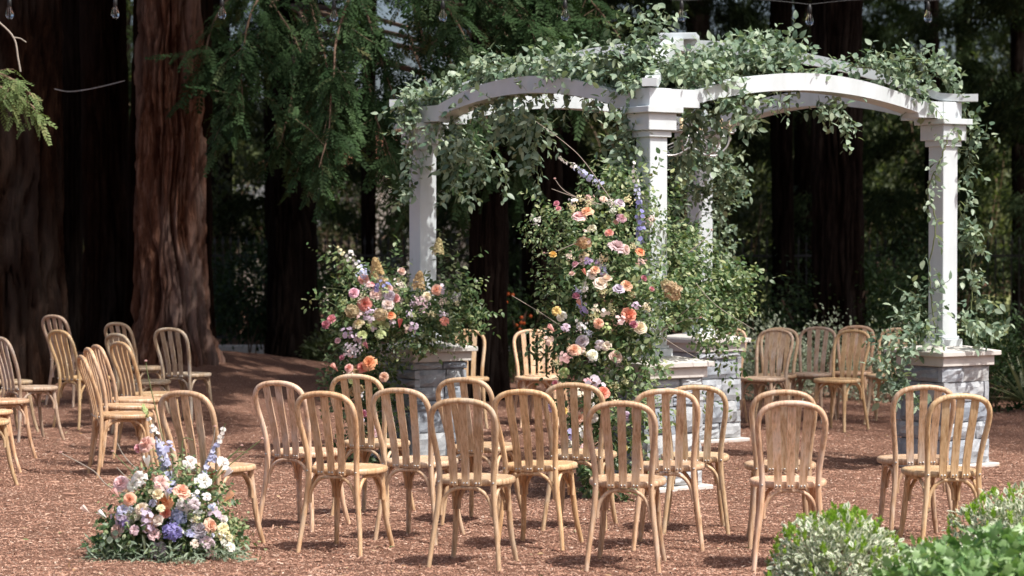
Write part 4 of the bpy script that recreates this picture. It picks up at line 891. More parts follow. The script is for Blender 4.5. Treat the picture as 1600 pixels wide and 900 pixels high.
# ------------------------------------------------------------------ trees
def vnoise(th, z, nth, zs, seed):
    """value noise periodic in the angle"""
    rg = np.random.default_rng(seed); nz = 64; T = rg.uniform(-1, 1, (nz, nth)); u = (th / (2 * np.pi) * nth) % nth; v = np.abs(z) * zs % (nz - 1)
    i = np.floor(u).astype(int); j = np.floor(v).astype(int); f = u - i; h = v - j; f = f * f * (3 - 2 * f); h = h * h * (3 - 2 * h); i1 = (i + 1) % nth; i = i % nth; j1 = (j + 1) % nz
    return (T[j, i] * (1 - f) + T[j, i1] * f) * (1 - h) + (T[j1, i] * (1 - f) + T[j1, i1] * f) * h
def trunk_mesh(rad, height, seed, mat, lean=(0, 0), flare=.5, flare_h=.45, nth=150, nz=90, taper=.35, depth=.22, vis=6.0):
    zs = np.concatenate([np.linspace(-.5, vis, nz), np.linspace(vis, height, 14)[1:]]); th = np.linspace(0, 2 * np.pi, nth, endpoint=False)
    Tm, Zm = np.meshgrid(th, zs); zc = np.maximum(Zm, 0)
    tw = Tm + .10 * np.sin(zc * .6 + seed) + .16 * vnoise(Tm, zc, 11, 1.3, seed + 3) + .05 * vnoise(Tm, zc, 30, 3.5, seed + 4)
    r_ = rad * (1 - taper * zc / height); r_ = r_ * (1 + flare * np.exp(-zc / flare_h) * (.55 + .55 * vnoise(Tm, zc * .3, 7, .5, seed)))
    f = np.abs(vnoise(tw, zc, 34, 1.25, seed + 1)); f2 = np.abs(vnoise(tw, zc, 71, 4.2, seed + 2)); big = vnoise(tw, zc, 8, .25, seed + 5)
    fade = np.clip((vis + 1 - zc) / 2, .3, 1); HT = np.random.default_rng(seed + 9).uniform(-1, 1, (64, 64)); HO = np.random.default_rng(seed + 10).uniform(0, 9, 64)
    su = tw / (2 * np.pi) * 44 + .35 * vnoise(Tm, zc, 40, 3.0, seed + 6); sid = np.floor(su).astype(int) % 44; zg = np.floor(zc * (1.1 + .6 * HO[sid] / 9) + HO[sid] + .3 * vnoise(Tm, zc, 60, 6.0, seed + 7)).astype(int) % 64
    plate = HT[sid, zg]; fs_ = np.abs(su - np.floor(su) - .5) * 2
    r_ = r_ * (1 + .11 * big + depth * fade * (np.minimum(f, .45) * 1.7 - .35) + depth * .38 * fade * (np.minimum(f2, .4) - .2) + depth * fade * (.17 * plate - .30 * np.clip((fs_ - .72) / .28, 0, 1)))
    X = r_ * np.cos(Tm) + lean[0] * zc + .02 * np.sin(zc * .7 + seed); Y_ = r_ * np.sin(Tm) + lean[1] * zc
    V = np.stack([X, Y_, Zm], -1).reshape(-1, 3); n = len(zs); ix = np.arange(n * nth).reshape(n, nth); ixr = np.roll(ix, -1, 1)
    F = np.stack([ix[:-1], ixr[:-1], ixr[1:], ix[1:]], -1).reshape(-1, 4)
    rid = np.clip(np.minimum(f, .45) * 1.3 + np.minimum(f2, .4) * .5 + .18 * big + .16 * plate - .25 * np.clip((fs_ - .7) / .3, 0, 1), 0, 1).reshape(-1)  # tint drops in the furrows, darkening them as shade would
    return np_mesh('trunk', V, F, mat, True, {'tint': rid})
def crown_mesh(name, z0, z1, rmax, n, seed, size, mat, rtrunk=.3, shape=.8, gaps=1.0):
    """conifer crown: drooping boughs set round the trunk, clumps strung along each bough"""
    rg = np.random.default_rng(seed); P = []; Dd = []; nb = int(n / 55); 
    for b in range(nb):
        t = rg.uniform(0, 1) ** 1.15; z = z0 + (z1 - z0) * t; a = rg.uniform(0, 6.283); Lb = rmax * (1 - t) ** shape * rg.uniform(.6, 1.1) + .5
        m = 55; s = rg.uniform(.08, 1, m) ** .75; d = np.array([math.cos(a), math.sin(a), 0]); side = np.array([-d[1], d[0], 0])
        w_ = rg.normal(0, 1, m) * .20 * Lb * (.35 + .65 * s) * .7; hz = .12 * Lb * s - .42 * Lb * s ** 2 - np.abs(rg.normal(0, .10, m)) * Lb * .6 + rg.normal(0, .05, m)
        P.append(d * (rtrunk + s * Lb)[:, None] + side * w_[:, None] + np.stack([0 * s, 0 * s, z + hz], -1))
        Dd.append(d * .7 + side * (np.sign(w_) * .5)[:, None] + np.stack([0 * s, 0 * s, -.35 - .5 * s], -1) + rg.normal(0, .25, (m, 3)))
    P = np.concatenate(P); Dd = np.concatenate(Dd); k = len(P)
    return cloud_mesh(name, CLUMP, P, frames(Dd, rg.normal(0, .35, (k, 3)) + (0, 0, 1)), size * rg.uniform(.7, 1.3, k), np.clip(rg.beta(2, 2, k), 0, 1), mat)
def boughs(parent, base, starts, n_tw, seed, size, mat, length=1.6):
    """hanging redwood boughs: limbs with drooping twigs of feathery sprays (detailed)"""
    rg = random.Random(seed); random.seed(seed); P = []; Dd = []; U = []; lim = MB(); b = Vector(base)
    for (p, d, ln_, dr) in starts:
        limb = sprig(p, d, ln_, dr, .12, .08); lim.tube([q - b for q in limb], [.016 * (1 - .85 * i / len(limb)) + .002 for i in range(len(limb))], 5, caps=False)
        for i in range(int(n_tw * ln_)):
            k = rg.random() ** .8 * (len(limb) - 1.01); q = limb[int(k)]
            tn_ = (limb[int(k) + 1] - limb[int(k)]).normalized()
            tw = sprig(q, tn_ * .6 + rv(.55) + Vector((0, 0, -.35)), rg.uniform(.25, .75) * length * .5, rg.uniform(.1, .45), .2, .045)
            if i % 2 == 0: lim.tube([x - b for x in tw], .0028, 3, caps=False)
            for j in range(1, len(tw)):
                t2 = (tw[j] - tw[j - 1]).normalized(); s = t2.cross(Vector((rg.gauss(0, .5), rg.gauss(0, .5), 1))).normalized() * (1 if j % 2 else -1)
                P.append(tw[j]); Dd.append(t2 * .7 + s * .65 + Vector((0, 0, -.25)) + rv(.15)); U.append(Vector((rg.gauss(0, .35), -.35 + rg.gauss(0, .35), 1)))
    P = np.array(P); k = len(P)
    lim.build('limb', TWIG, parent, Vector(base) - Vector(parent.location))
    o = link('foliage', cloud_mesh('foliage', SPRAY, P - np.array(b), frames(np.array(Dd), np.array(U)), size * RNG.uniform(.65, 1.3, k), RNG.beta(2, 2, k), mat), parent, Vector(base) - Vector(parent.location)); o['kind'] = 'stuff'
    return k
random.seed(50)
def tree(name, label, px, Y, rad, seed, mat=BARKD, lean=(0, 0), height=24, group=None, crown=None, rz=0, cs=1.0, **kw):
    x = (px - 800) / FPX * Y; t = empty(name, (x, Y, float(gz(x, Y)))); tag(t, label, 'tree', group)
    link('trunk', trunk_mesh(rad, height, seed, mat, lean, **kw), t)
    if crown is not None:
        c = link('crown', crown, t, (lean[0] * height * .4, lean[1] * height * .4, 0)); c.rotation_euler = (0, 0, rz); c.scale = (cs, cs, 1)
    return t
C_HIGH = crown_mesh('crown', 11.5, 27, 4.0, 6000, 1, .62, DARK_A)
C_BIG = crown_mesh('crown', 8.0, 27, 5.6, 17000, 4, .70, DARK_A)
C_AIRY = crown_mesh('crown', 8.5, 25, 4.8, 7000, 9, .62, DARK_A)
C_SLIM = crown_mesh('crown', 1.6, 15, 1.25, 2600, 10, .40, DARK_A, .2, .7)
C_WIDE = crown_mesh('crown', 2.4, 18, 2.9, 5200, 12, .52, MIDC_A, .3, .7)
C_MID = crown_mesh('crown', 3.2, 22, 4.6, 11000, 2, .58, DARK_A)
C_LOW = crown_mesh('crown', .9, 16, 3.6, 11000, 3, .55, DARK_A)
GT = 'redwoods on the left'
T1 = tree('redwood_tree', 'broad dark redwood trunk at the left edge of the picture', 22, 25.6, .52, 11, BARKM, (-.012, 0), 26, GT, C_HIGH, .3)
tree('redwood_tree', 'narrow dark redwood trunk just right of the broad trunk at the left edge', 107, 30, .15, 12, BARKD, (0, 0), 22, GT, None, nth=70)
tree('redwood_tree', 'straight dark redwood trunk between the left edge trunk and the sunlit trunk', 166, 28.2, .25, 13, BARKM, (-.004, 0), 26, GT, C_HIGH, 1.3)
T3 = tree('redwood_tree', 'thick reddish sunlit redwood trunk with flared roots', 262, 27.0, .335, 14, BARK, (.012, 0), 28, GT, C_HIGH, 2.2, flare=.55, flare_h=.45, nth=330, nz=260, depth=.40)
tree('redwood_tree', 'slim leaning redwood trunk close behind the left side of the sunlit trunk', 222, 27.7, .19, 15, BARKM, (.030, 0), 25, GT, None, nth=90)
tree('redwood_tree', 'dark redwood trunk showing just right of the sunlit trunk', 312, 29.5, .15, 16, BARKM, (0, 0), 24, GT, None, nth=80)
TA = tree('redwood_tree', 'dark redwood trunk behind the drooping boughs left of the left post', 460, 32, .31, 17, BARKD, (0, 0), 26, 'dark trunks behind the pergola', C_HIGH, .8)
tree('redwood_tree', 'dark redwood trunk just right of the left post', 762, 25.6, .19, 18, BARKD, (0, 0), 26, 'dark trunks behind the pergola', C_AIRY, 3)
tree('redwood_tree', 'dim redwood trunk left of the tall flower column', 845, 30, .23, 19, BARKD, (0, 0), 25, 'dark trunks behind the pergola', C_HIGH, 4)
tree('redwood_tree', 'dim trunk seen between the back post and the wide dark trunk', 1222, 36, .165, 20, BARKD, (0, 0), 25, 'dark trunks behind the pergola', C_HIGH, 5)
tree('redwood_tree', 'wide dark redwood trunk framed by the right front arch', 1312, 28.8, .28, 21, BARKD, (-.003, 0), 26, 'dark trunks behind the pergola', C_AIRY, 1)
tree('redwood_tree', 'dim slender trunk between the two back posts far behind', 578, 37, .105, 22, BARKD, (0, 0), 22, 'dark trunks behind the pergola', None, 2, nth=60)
# hanging redwood boughs in front of the dark trunk
random.seed(60); ST = []
BK = Vector((TA.location.x, TA.location.y, 0))
for (px, py, Y, dx, dz, ln_, dr) in [(380, -60, 25.5, .3, -.3, 1.5, .12), (430, -50, 25, -.3, -.5, 1.7, .15), (470, -40, 24.5, .2, -.5, 1.9, .15), (520, -60, 25, .4, -.4, 1.9, .12), (560, -30, 24, -.2, -.6, 2.1, .12), (610, -60, 24.5, .3, -.6, 2.0, .12),
    (650, -30, 24, .5, -.4, 1.8, .1), (690, -60, 25, .4, -.5, 1.9, .1), (740, -50, 24.5, .6, -.3, 1.5, .1), (560, 60, 24.5, .1, -.8, 1.5, .1), (480, 60, 25, -.1, -.8, 1.4, .12), (640, 60, 25.2, .3, -.7, 1.6, .12), (420, 30, 25.5, -.3, -.7, 1.3, .15), (600, 120, 25.5, .1, -.8, 1.2, .1), (700, 90, 25.5, .4, -.6, 1.4, .12), (760, 30, 25.5, .4, -.3, 1.2, .1), (520, 130, 25.8, 0, -.8, 1.1, .1), (780, 120, 26, .2, -.7, 1.1, .12), (370, -20, 26.5, -.3, -.5, 1.2, .12), (800, -60, 24.8, .5, -.2, 1.0, .2), (730, 150, 25.8, .1, -.8, 1.1, .12), (460, 120, 26, -.1, -.8, .9, .15), (840, -60, 25, .5, -.3, 1.3, .14), (800, 10, 25.5, .4, -.4, 1.2, .12), (720, 30, 26, .3, -.5, 1.3, .12), (870, -50, 26, .3, -.5, 1.0, .14), (660, 130, 26.5, .1, -.8, 1.2, .12), (540, 10, 26.5, .1, -.8, 1.4, .12)]:
    p = at(px, py, Y); ST.append((p, Vector((dx, -.35, dz)), ln_, dr))
boughs(TA, (-1.5, 25, 4), ST, 17, 1, .21, RED_A)
m = MB()
for s in ST: m.tube(spline([Vector((BK.x, BK.y - .1, s[0].z + .9)) - BK, (Vector((BK.x, BK.y, 0)).lerp(s[0], .5) + Vector((0, 0, s[0].z * .5 + .5))) - BK, s[0] - BK], 5), [.045 - .0025 * i for i in range(11)], 6, caps=False)
m.build('limb', TWIG, TA, None)
ST = []  # unseen boughs added above the view to shade the left trunks and chairs
for (x, y, z, dx, dy, dz, ln_) in [(-.2, 22.5, 6.0, .1, -.9, -.25, 2.2), (-.9, 22.5, 5.6, -.1, -.9, -.2, 2.4), (.2, 21, 5.6, 0, -.9, -.15, 1.8), (-.6, 20.5, 5.5, -.1, -.9, -.1, 1.8), (-1.6, 23.5, 5.4, -.2, -.8, -.1, 2.0), (.4, 23.5, 6.2, .2, -.8, -.2, 1.6),
    (-4.2, 27.2, 5.6, .2, -.9, -.1, 2.2), (-3.6, 27.2, 6.0, .2, -.9, -.15, 2.2), (-3.1, 26.8, 6.0, .3, -.9, -.1, 2.0), (-4.6, 26.8, 5.4, 0, -.9, -.05, 2.2), (-3.9, 25.4, 5.6, .1, -.9, 0, 2.0), (-3.0, 25.4, 6.2, .1, -.9, -.05, 1.8), (-2.6, 27.5, 7.0, .3, -.6, 0, 1.6), (-3.2, 28.2, 6.8, .5, -.6, 0, 1.8), (-2.9, 24.4, 5.4, .1, -.9, 0, 1.6), (-4.3, 24.4, 5.2, .1, -.9, 0, 1.6)]:
    ST.append((Vector((x, y, z)), Vector((dx, dy, dz)), ln_, .03))
boughs(T3, (-2, 24, 5), [(p + Vector((0, 0, 1.0 if p.x < -2 else .3)), d, l, r) for p, d, l, r in ST], 30, 5, .25, RED_A, .8)
m = MB(); b3 = Vector(T3.location)
for s in ST: m.tube([Vector((.08, 0, 7.2)), (Vector((b3.x, b3.y, 7.4)).lerp(s[0], .5) + zz * .3) - b3, s[0] - b3], [.06, .04, .02], 6, caps=False)
m.build('limb', TWIG, T3, None)  # limbs carrying the added shade boughs
# the bough tip reaching into the top left corner
ST = [(at(-30, 30, 19.5), Vector((.8, 0, -.25)), .35, .1), (at(-25, 110, 19.5), Vector((.9, -.1, -.15)), .55, .16), (at(-20, 130, 19.6), Vector((.9, -.1, -.2)), .5, .2)]
nb_ = empty('redwood_bough', at(-40, 20, 19.5)); tag(nb_, 'sunlit green redwood bough tip with a bare pale twig at the top left corner', 'branch')
boughs(nb_, at(-20, 100, 19.5), ST[1:], 34, 2, .125, leaf_mat('sunlit_needles', [(0, (.10, .15, .06)), (.7, (.19, .25, .10)), (1, (.30, .29, .14))]), .8)  # needle colour lightened to carry the sunlight on the tip
bp = nb_.location
MB().tube([p - bp for p in spline(px_path([(-40, 5), (0, 36), (22, 60), (28, 90), (32, 112)], 19.5), 4)], .008, 6).tube([p - bp for p in px_path([(20, 58), (32, 60), (41, 66)], 19.5)], .005, 5).tube([p - bp for p in px_path([(-45, 0), (-45, 60), (-25, 110)], 19.5)], .012, 5).build('twig', PALETWIG, nb_)
wl = empty('garden_wire', at(95, 141, 25)); tag(wl, 'thin pale wire stretched between the two left redwood trunks', 'wire')
MB().tube([p - wl.location for p in spline(px_path([(85, 139), (110, 143), (150, 137), (195, 126)], 25), 5)], .0032, 5).build('cable', METAL, wl)

GF = 'conifers in the dark wood behind'
k_ = 0
def bgtree(px, Y, rad, crown, rz, cs=1.0, lab=None, lean=(0, 0)):
    global k_
    k_ += 1
    return tree('conifer_tree', lab or 'unseen conifer added outside the picture to shade the wood', px, Y, rad, 200 + k_, BARKD, lean, 20 + k_ % 5, GF, crown, rz, cs, nth=36, nz=24, depth=.08)
random.seed(70)
WHERE = {345: 'just right of the sunlit redwood trunk', 425: 'left of the dark trunk under the drooping boughs', 800: 'in the gap between the two trunks right of the left post', 890: 'behind the left side of the tall flower column', 1035: 'behind the front post of the pergola',
         1255: 'in the gap between the two trunks under the right arch', 1455: 'close beside the right post, left of it', 1590: 'at the right picture edge behind the fence', 85: 'glimpsed behind the two leftmost redwood trunks'}
for px, Y, cr in [(345, 43, C_SLIM), (425, 40, C_SLIM), (800, 39, C_SLIM), (890, 36, C_SLIM), (1035, 38, C_SLIM), (1255, 40, C_SLIM), (1455, 38, C_SLIM), (1590, 40, C_SLIM), (1720, 34, C_SLIM), (85, 39, C_SLIM)]:
    bgtree(px, Y, random.uniform(.12, .2), cr, random.uniform(0, 6), random.uniform(.85, 1.15), 'slender dark conifer ' + WHERE.get(px, 'close behind the clearing'))
for px in list(range(-420, 480, 200)) + list(range(740, 2100, 190)):
    if 300 < px < 470: continue
    bgtree(px + random.uniform(-40, 40), random.uniform(48, 64), random.uniform(.2, .35), C_WIDE, random.uniform(0, 6), random.uniform(.9, 1.3), 'broader conifer deep in the wood ' + {180: 'behind the left redwood trunks', 740: 'right of the left post', 930: 'behind the tall flower column', 1120: 'behind the back post', 1310: 'behind the wide dark trunk', 1500: 'behind the right post', 1690: 'past the right picture edge'}.get(px, 'outside the picture'))
# unseen trees added outside the picture to shade the wood
for x, y in [(11.4, 17.5), (12.0, 25), (9.6, 31), (17, 29), (-9, 26), (-11, 33), (-14, 27)]:
    bgtree(800 + x / y * FPX, y, .3, C_AIRY, random.uniform(0, 6), 1.0 if y > 18 else .6)
# far wood closing the horizon
def wood(name, Y0, Y1, x0, x1, n, size, zmax, seed):
    rg = np.random.default_rng(seed); x = rg.uniform(x0, x1, n); y = rg.uniform(Y0, Y1, n); h = zmax * (.7 + .3 * np.sin(x * .35) * np.cos(x * .13 + 1)); z = rg.uniform(0, 1, n) ** .9 * h
    d = rg.normal(0, 1, (n, 3)) + (0, -.3, -.4); o = link(name, cloud_mesh(name, CLUMP, np.stack([x, y, z], -1), frames(d, rg.normal(0, .5, (n, 3)) + (0, 0, 1)), size * rg.uniform(.6, 1.4, n), rg.beta(2, 2, n), MID_A)); return tag(o, kind='stuff')
wood('far_wood', 78, 95, -75, 75, 24000, 1.5, 8.5, 5)

def shrub(name, label, px, Y, rx, ry, h, n, size, mat, seed, tm=LT_LOW, group='shrubs along the back of the clearing', stems=True, z0=0.0):
    rg = np.random.default_rng(seed); x = (px - 800) / FPX * Y; base = np.array([x, Y, float(gz(x, Y))]); t = empty(name, tuple(base)); tag(t, label, 'shrub', group)
    nc = max(10, n // 40); c = nrm(rg.normal(0, 1, (nc, 3))) * rg.uniform(.35, 1, (nc, 1)) ** .5; c[:, 2] = np.abs(c[:, 2]) * 1.0 if z0 == 0 else c[:, 2]
    k = rg.integers(0, nc, n); off = rg.normal(0, .17, (n, 3)); P = (c[k] + off); d = nrm(P + rg.normal(0, .5, (n, 3))); P = P * (rx, ry, h if z0 == 0 else (h - z0) / 2) + (0, 0, z0 if z0 == 0 else (h + z0) / 2)
    ok = P[:, 2] > .01; P = P[ok]; d = d[ok]; n = len(P)
    o = link('foliage', cloud_mesh('foliage', tm, P, frames(d, rg.normal(0, .5, (n, 3)) + (0, -.2, 1)), size * rg.uniform(.65, 1.3, n), rg.beta(2, 2, n), mat), t); o['kind'] = 'stuff'
    m = MB(); random.seed(seed)
    for i in range(7):
        a = random.random() * 6.28; m.tube(sprig((random.gauss(0, rx * .15), random.gauss(0, ry * .15), -.02), (math.cos(a) * .5 * rx / h, math.sin(a) * .3, 1), h * .8, -.02, .15, .08), .012, 5, caps=False)
    m.build('stem', TWIG, t); return t
shrub('hedge_shrub', 'dark green shrub on bare stems by the iron fence, right of the sunlit redwood', 405, 33, .72, .5, 1.55, 5200, .075, BUSH_A, 1, z0=.35)
shrub('hedge_shrub', 'dark shrub behind the left pedestal flowers by the iron fence', 505, 33.5, .5, .5, 1.25, 3200, .075, BUSH_A, 2, z0=.25)
shrub('leafy_shrub', 'small light green shrub on the mulch left of the left pedestal flowers', 512, 29.2, .27, .25, .34, 1300, .06, MID_A, 3)
shrub('leafy_shrub', 'small green shrub on the ground just right of the left pedestal', 765, 29.5, .22, .22, .36, 900, .06, MID_A, 4)
sh = shrub('berry_shrub', 'dark shrub with orange berries behind the pair of pale chairs', 815, 29.8, .52, .4, 1.10, 3600, .06, BUSH_A, 5)
BERRY = plain('orange_berry', (.70, .14, .03), .5)
for i in range(16):
    a = random.uniform(-1, 1); MB().lathe([(0, -.022), (.018, -.012), (.022, .002), (.014, .016), (0, .02)], 8, (a * .45, -.40 + .22 * abs(a) * .5, random.uniform(.55, 1.05))).build('berry', BERRY, sh)
shrub('leafy_shrub', 'low pale green shrub between the pair of pale chairs and the flower column', 800, 28.4, .22, .2, .30, 700, .055, MID_A, 6)
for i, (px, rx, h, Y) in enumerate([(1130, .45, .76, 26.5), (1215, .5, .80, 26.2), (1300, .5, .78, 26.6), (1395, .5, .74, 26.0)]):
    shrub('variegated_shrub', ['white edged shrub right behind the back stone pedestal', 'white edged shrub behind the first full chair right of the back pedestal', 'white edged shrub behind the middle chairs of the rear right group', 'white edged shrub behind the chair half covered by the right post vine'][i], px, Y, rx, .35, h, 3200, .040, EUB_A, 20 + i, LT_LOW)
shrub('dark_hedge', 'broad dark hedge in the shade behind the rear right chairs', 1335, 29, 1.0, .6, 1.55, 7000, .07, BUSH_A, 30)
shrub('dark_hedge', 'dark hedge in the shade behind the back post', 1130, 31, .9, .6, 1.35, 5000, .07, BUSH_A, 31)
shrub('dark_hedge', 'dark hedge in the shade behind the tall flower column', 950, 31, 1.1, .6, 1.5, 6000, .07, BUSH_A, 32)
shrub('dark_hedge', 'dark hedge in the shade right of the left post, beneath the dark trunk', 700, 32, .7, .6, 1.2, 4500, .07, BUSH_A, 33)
shrub('leafy_shrub', 'mid green shrub just right of the right stone pedestal', 1545, 24.6, .42, .4, .86, 3000, .06, BUSH_A, 34)
shrub('leafy_shrub', 'green shrub at the right edge behind the yucca', 1625, 26, .55, .4, .95, 3200, .06, BUSH_A, 35)
shrub('leafy_shrub', 'tall loose shrub in front of the iron fence near the right post', 1480, 31, .8, .6, 1.75, 4600, .085, BUSH_A, 36)
shrub('leafy_shrub', 'dark bush in the gap between the two left redwood trunks', 122, 31.5, .5, .4, 1.0, 2200, .07, BUSH_A, 37)
shrub('leafy_shrub', 'tall understory bush catching light beyond the fence, left of the dark trunk', 375, 41, 1.1, .8, 3.2, 5200, .11, MID_A, 38)
shrub('leafy_shrub', 'tall understory bush catching light between the back post and the wide dark trunk', 1165, 39, .8, .7, 3.0, 4200, .11, MID_A, 39)
shrub('leafy_shrub', 'tall understory bush beyond the fence right of the wide dark trunk', 1400, 40, .9, .8, 2.9, 4200, .11, MID_A, 40)
shrub('leafy_shrub', 'pale understory bush far behind, right of the left drooping boughs', 705, 43, .6, .7, 3.4, 3600, .11, MID_A, 41)
PALE_A = leaf_mat('pale_understory_leaf', [(0, (.06, .08, .032)), (.6, (.10, .125, .05)), (1, (.20, .20, .095))], rough=.6, trans=.4)  # lit patches put into the leaf colour, paler than the understory
for i, (px, Y, rx, h) in enumerate([(1160, 50, .8, 4.2), (1240, 54, .7, 3.2), (1385, 49, .9, 3.6), (1520, 46, 1.0, 4.6), (1575, 52, 1.0, 7.0), (360, 50, .9, 4.2), (520, 52, .8, 4.4), (980, 55, 1.2, 8.0), (1450, 56, 1.0, 7.4), (125, 50, .6, 7.5), (250, 56, .6, 8.0)]):
    shrub('sapling', 'pale green sapling far back, ' + ['left of the dim trunk by the back post', 'between the two trunks under the right arch', 'just right of the wide dark trunk', 'left of the right picture edge', 'tall, at the right picture edge', 'right of the sunlit redwood', 'left of the left post', 'behind the front post', 'tall, left of the right post', 'in the gap between the left redwoods', 'behind the sunlit redwood'][i], px, Y, rx, .8, h, 2600, .13, PALE_A, 60 + i, group='saplings far back in the wood')
shrub('leafy_shrub', 'tall loose understory bush in front of the cream house left of the left post', 598, 44, .75, .7, 3.4, 2600, .11, MID_A, 42)
shrub('leafy_shrub', 'tall loose understory bush left of the slender trunk near the left post', 535, 45, .7, .7, 3.8, 2600, .11, MID_A, 43)
# yucca
random.seed(80); yx = (1602 - 800) / FPX * 24.2; yu = empty('yucca', (yx, 24.2, 0)); tag(yu, 'spiky pale green yucca at the right edge beside the mulch', 'plant')
V, F, E = leaf_tmpl(.075, .2, -.18, 5, .5); yme = np_mesh('leaf', V, F, YUC_A, True, {'edge': E, 'tint': np.linspace(0, 1, len(V))})
for i in range(60):
    a = random.random() * 6.28; el = random.uniform(.15, 1.4); d = Vector((math.cos(a) * math.cos(el), math.sin(a) * math.cos(el), math.sin(el)))
    o = link('leaf', yme, yu); M3 = frames(np.array([d]), np.array([[random.gauss(0, .2), random.gauss(0, .2), 1.0]]))[0]
    m4 = Matrix(M3.tolist()).to_4x4() @ Matrix.Scale(random.uniform(.32, .56), 4); m4.translation = d * .03 + Vector((0, 0, .10)); o.matrix_basis = m4
# foreground bushes
def fore_bush(name, label, px, Y, rx, ry, h, n, size, mat, matname, tm, seed, sprigs=0, flat=1.0):
    random.seed(seed); x = (px - 800) / FPX * Y; t = empty(name, (x, Y, 0)); tag(t, label, 'shrub', 'low bushes at the front right'); out = []
    for i in range(n):
        v = rv().normalized(); v.z = abs(v.z); f = random.uniform(.62, 1.0) * (1 + .10 * math.sin(v.x * 9 + seed) * math.cos(v.y * 8)); p = Vector((x + v.x * rx * f, Y + v.y * ry * f, max(.02, v.z ** .75 * h * f)))
        d = (v + rv(.65) + Vector((0, -.1, .15))).normalized(); out.append((p, d, (v * 1.0 + Vector((0, -.2, .5)) + rv(.45)), size * random.uniform(.6, 1.25)))
    leafy_thing(t, out, mat, mat, tm, rest='leaves')
    sp = []
    for i in range(sprigs):
        a = random.random() * 6.28; q = random.random() ** .5; v = Vector((q * math.cos(a), q * math.sin(a), 0)); v.z = math.sqrt(max(0, 1 - q * q)); p = Vector((x + v.x * rx, Y + v.y * ry, v.z ** .75 * h * .98))
        pts = sprig(p, v * .4 + Vector((0, 0, 1)) + rv(.15), random.uniform(.025, .06), 0, .1, .010)
        for j in range(1, len(pts)):
            for s in range(2):
                d = (Vector((0, 0, 1.0)) + rv(.38)).normalized(); sp.append((pts[j], d, rv(1), random.uniform(.018, .030)))
    if sp:
        b = np.array(t.location); o = link('new_shoots', cloud_mesh('new_shoots', LT, np.array([s[0] for s in sp]) - b, frames(np.array([s[1] for s in sp]), np.array([s[2] for s in sp])), np.array([s[3] for s in sp]), RNG.uniform(0, 1, len(sp)), LIME_A), t); o['kind'] = 'stuff'
    m = MB()
    for i in range(9):
        a = random.random() * 6.28; m.tube(sprig((0, 0, -.02), (math.cos(a) * .8 * rx / h, math.sin(a) * .8 * ry / h, 1), h * .85, 0, .1, .06), .007, 5, caps=False)
    m.build('stem', TWIG, t); return t
def ivy_tmpl(seed):
    pts = [(0, 0), (.10, .30), (.32, .50), (.42, .28), (.70, .34), (.66, .16), (1.0, 0)]; out = pts + [(x, -y) for x, y in pts[-2:0:-1]]; V = [(.38, 0, .04)]; rg = random.Random(seed)
    for x, y in out: V.append((x, y * .95, -.10 * (x * x + 1.5 * y * y) + rg.gauss(0, .015)))
    n = len(out); F = [(0, 1 + i, 1 + (i + 1) % n) for i in range(n)]; return np.array(V), np.array(F), np.array([0.0] + [1.0] * n)
IVY = [ivy_tmpl(1), ivy_tmpl(2)]
EUT = [leaf_tmpl(.55, .12, -.1, 4), leaf_tmpl(.48, .18, .02, 4)]
fore_bush('variegated_bush', 'white and green variegated bush with lime shoots, left of the ivy at the front', 1312, 11.35, .335, .30, .43, 5200, .036, EUO_A, '', EUT, 1, 170)
fore_bush('variegated_bush', 'white and green variegated bush at the right edge behind the ivy', 1605, 11.75, .43, .34, .50, 5600, .036, EUO_A, '', EUT, 2, 120)
fore_bush('variegated_bush', 'low variegated bush squeezed between the ivy and the larger variegated bushes', 1470, 11.1, .28, .25, .32, 2200, .036, EUO_A, '', EUT, 3, 50)
fore_bush('ivy_bush', 'bright green glossy ivy mound in the front right corner', 1590, 10.55, .70, .40, .445, 3000, .060, IVY_A, '', IVY, 4, 0)

# ------------------------------------------------------------------ fence, kerb, house, lawn beyond
fe = empty('iron_fence', (0, 36.8, 0)); tag(fe, 'black iron picket fence behind the trees at the back of the clearing', 'fence')
pk = MB().box((0, 0, .86), (.018, .018, 1.56)).lathe([(.018, 1.62), (.022, 1.66), (.010, 1.70), (0, 1.76)], 6).mesh('picket', IRON)
for i in range(236): link('picket', pk, fe, (-14 + i * .12, 0, .05))
for zr in (.26, 1.50): MB().box((.1, 0, zr), (28.4, .04, .035)).build('rail', IRON, fe)
for i in range(11): MB().box((-14.06 + i * 2.84, .0, .85), (.06, .06, 1.75)).build('post', IRON, fe)
kb = MB().box((-5.0, 36.3, .07), (18, .22, .18), ch=.01).build('concrete_kerb', CONC); tag(kb, kind='structure')
LAWN = plain('dry_lawn', (.26, .28, .10), .9, var=.35, scale=1.5, bump=.4)
lw = np_mesh('lawn', [(4.5, 38.2, .03), (40, 38.2, .03), (40, 76, .03), (4.5, 76, .03)], [(0, 1, 2, 3)], LAWN); o = link('lawn', lw); tag(o, kind='structure')
STUC = plain('cream_stucco', (.78, .72, .64), .85, var=.06, scale=2, bump=.2); ROOF = plain('terracotta_roof', (.40, .17, .09), .8, var=.25, scale=8); GLZ = plain('dark_window_glass', (.03, .04, .05), .08); TRIM = plain('white_trim', (.78, .78, .76), .5)
SLATE = plain('grey_roof', (.10, .10, .10), .8, var=.25, scale=8)
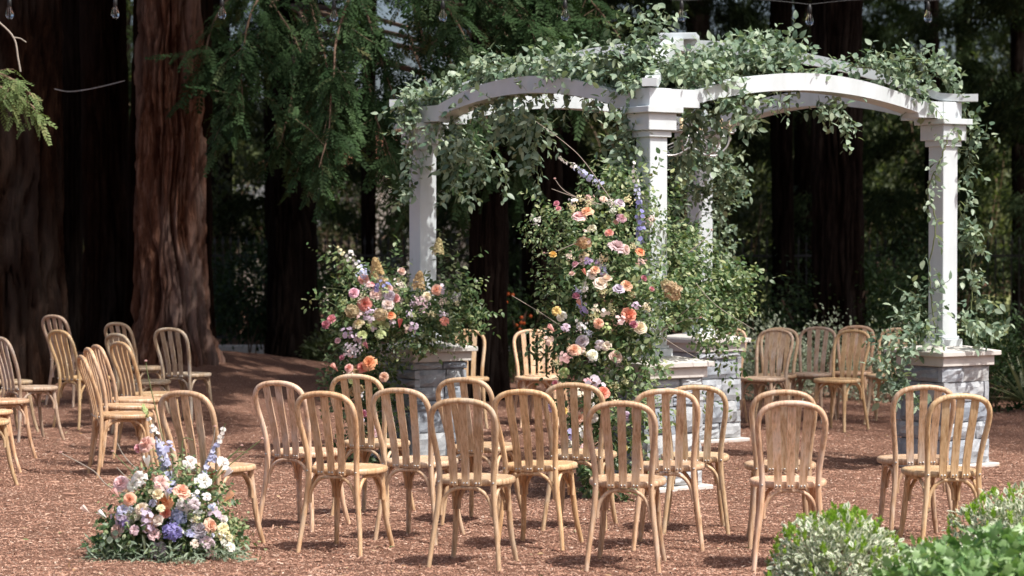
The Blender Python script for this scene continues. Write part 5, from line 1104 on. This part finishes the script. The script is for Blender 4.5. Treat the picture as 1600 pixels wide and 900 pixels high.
def house(name, label, px, Y, rz, W, D, H, roof=ROOF):
    x = (px - 800) / FPX * Y; h = empty(name, (x, Y, 0), rz); tag(h, label, 'house')
    MB().box((0, 0, H / 2), (W, D, H)).build('wall', STUC, h)
    m = MB(); e = .35; a = [(-W / 2 - e, -D / 2 - e, H), (W / 2 + e, -D / 2 - e, H), (W / 2 + e, D / 2 + e, H), (-W / 2 - e, D / 2 + e, H), (-W / 2 + 1.5, 0, H + 1.15), (W / 2 - 1.5, 0, H + 1.15)]
    m.add(a, [(0, 1, 5, 4), (1, 2, 5), (2, 3, 4, 5), (3, 0, 4), (3, 2, 1, 0)]); m.build('roof', roof, h)
    for k in range(4):
        wx = -W / 2 + W * (k + .5) / 4
        for z in (1.4, 3.9):
            if z + .8 > H: continue
            f = MB().box((wx, -D / 2 - .02, z), (1.0, .08, 1.3)).build('window', TRIM, h); MB().box((wx, -D / 2 - .065, z), (.84, .03, 1.14)).build('pane', GLZ, f)
house('cream_house', 'cream house with terracotta roof glimpsed through the trees left of the left post', 628, 68, R(38), 6.5, 6, 3.7)
house('cream_house', 'low cream house glimpsed under the shrubs right of the sunlit redwood', 385, 66, R(30), 6, 5, 2.1, SLATE)
# ------------------------------------------------------------------ litter on the mulch
random.seed(90); rg_ = np.random.default_rng(90); n_ = 520
ly = 12.2 + rg_.uniform(0, 1, n_) ** 1.6 * 15; lx = rg_.uniform(-1, 1, n_) * (ly * .22)
o = link('fallen_leaves', cloud_mesh('fallen_leaves', LT_LOW + LT_NARROW, np.stack([lx, ly, gz(lx, ly) + .012], -1), frames(rg_.normal(0, 1, (n_, 3)) * (1, 1, .15), rg_.normal(0, .3, (n_, 3)) + (0, 0, 1)), rg_.uniform(.018, .05, n_), rg_.uniform(0, 1, n_),
     leaf_mat('fallen_leaf', [(0, (.30, .17, .08)), (.4, (.42, .28, .15)), (.7, (.50, .40, .26)), (.85, (.16, .22, .08)), (1, (.22, .30, .10))], rough=.7, trans=0))); tag(o, kind='stuff')

n_ = 4200; ly = 12.1 + rg_.uniform(0, 1, n_) ** 1.5 * 15; lx = rg_.uniform(-1, 1, n_) * (ly * .22); an_ = rg_.uniform(0, 6.28, n_)
o = link('bark_shreds', cloud_mesh('bark_shreds', [(t[0] * (1, .42, .55), t[1], t[2]) for t in CT], np.stack([lx, ly, gz(lx, ly) + .010], -1), frames(np.stack([np.cos(an_), np.sin(an_), rg_.normal(0, .22, n_)], -1), rg_.normal(0, .3, (n_, 3)) + (0, 0, 1)), rg_.gamma(5, .0048, n_) + .010, rg_.beta(1.6, 2.6, n_), CHIP)); tag(o, kind='stuff')
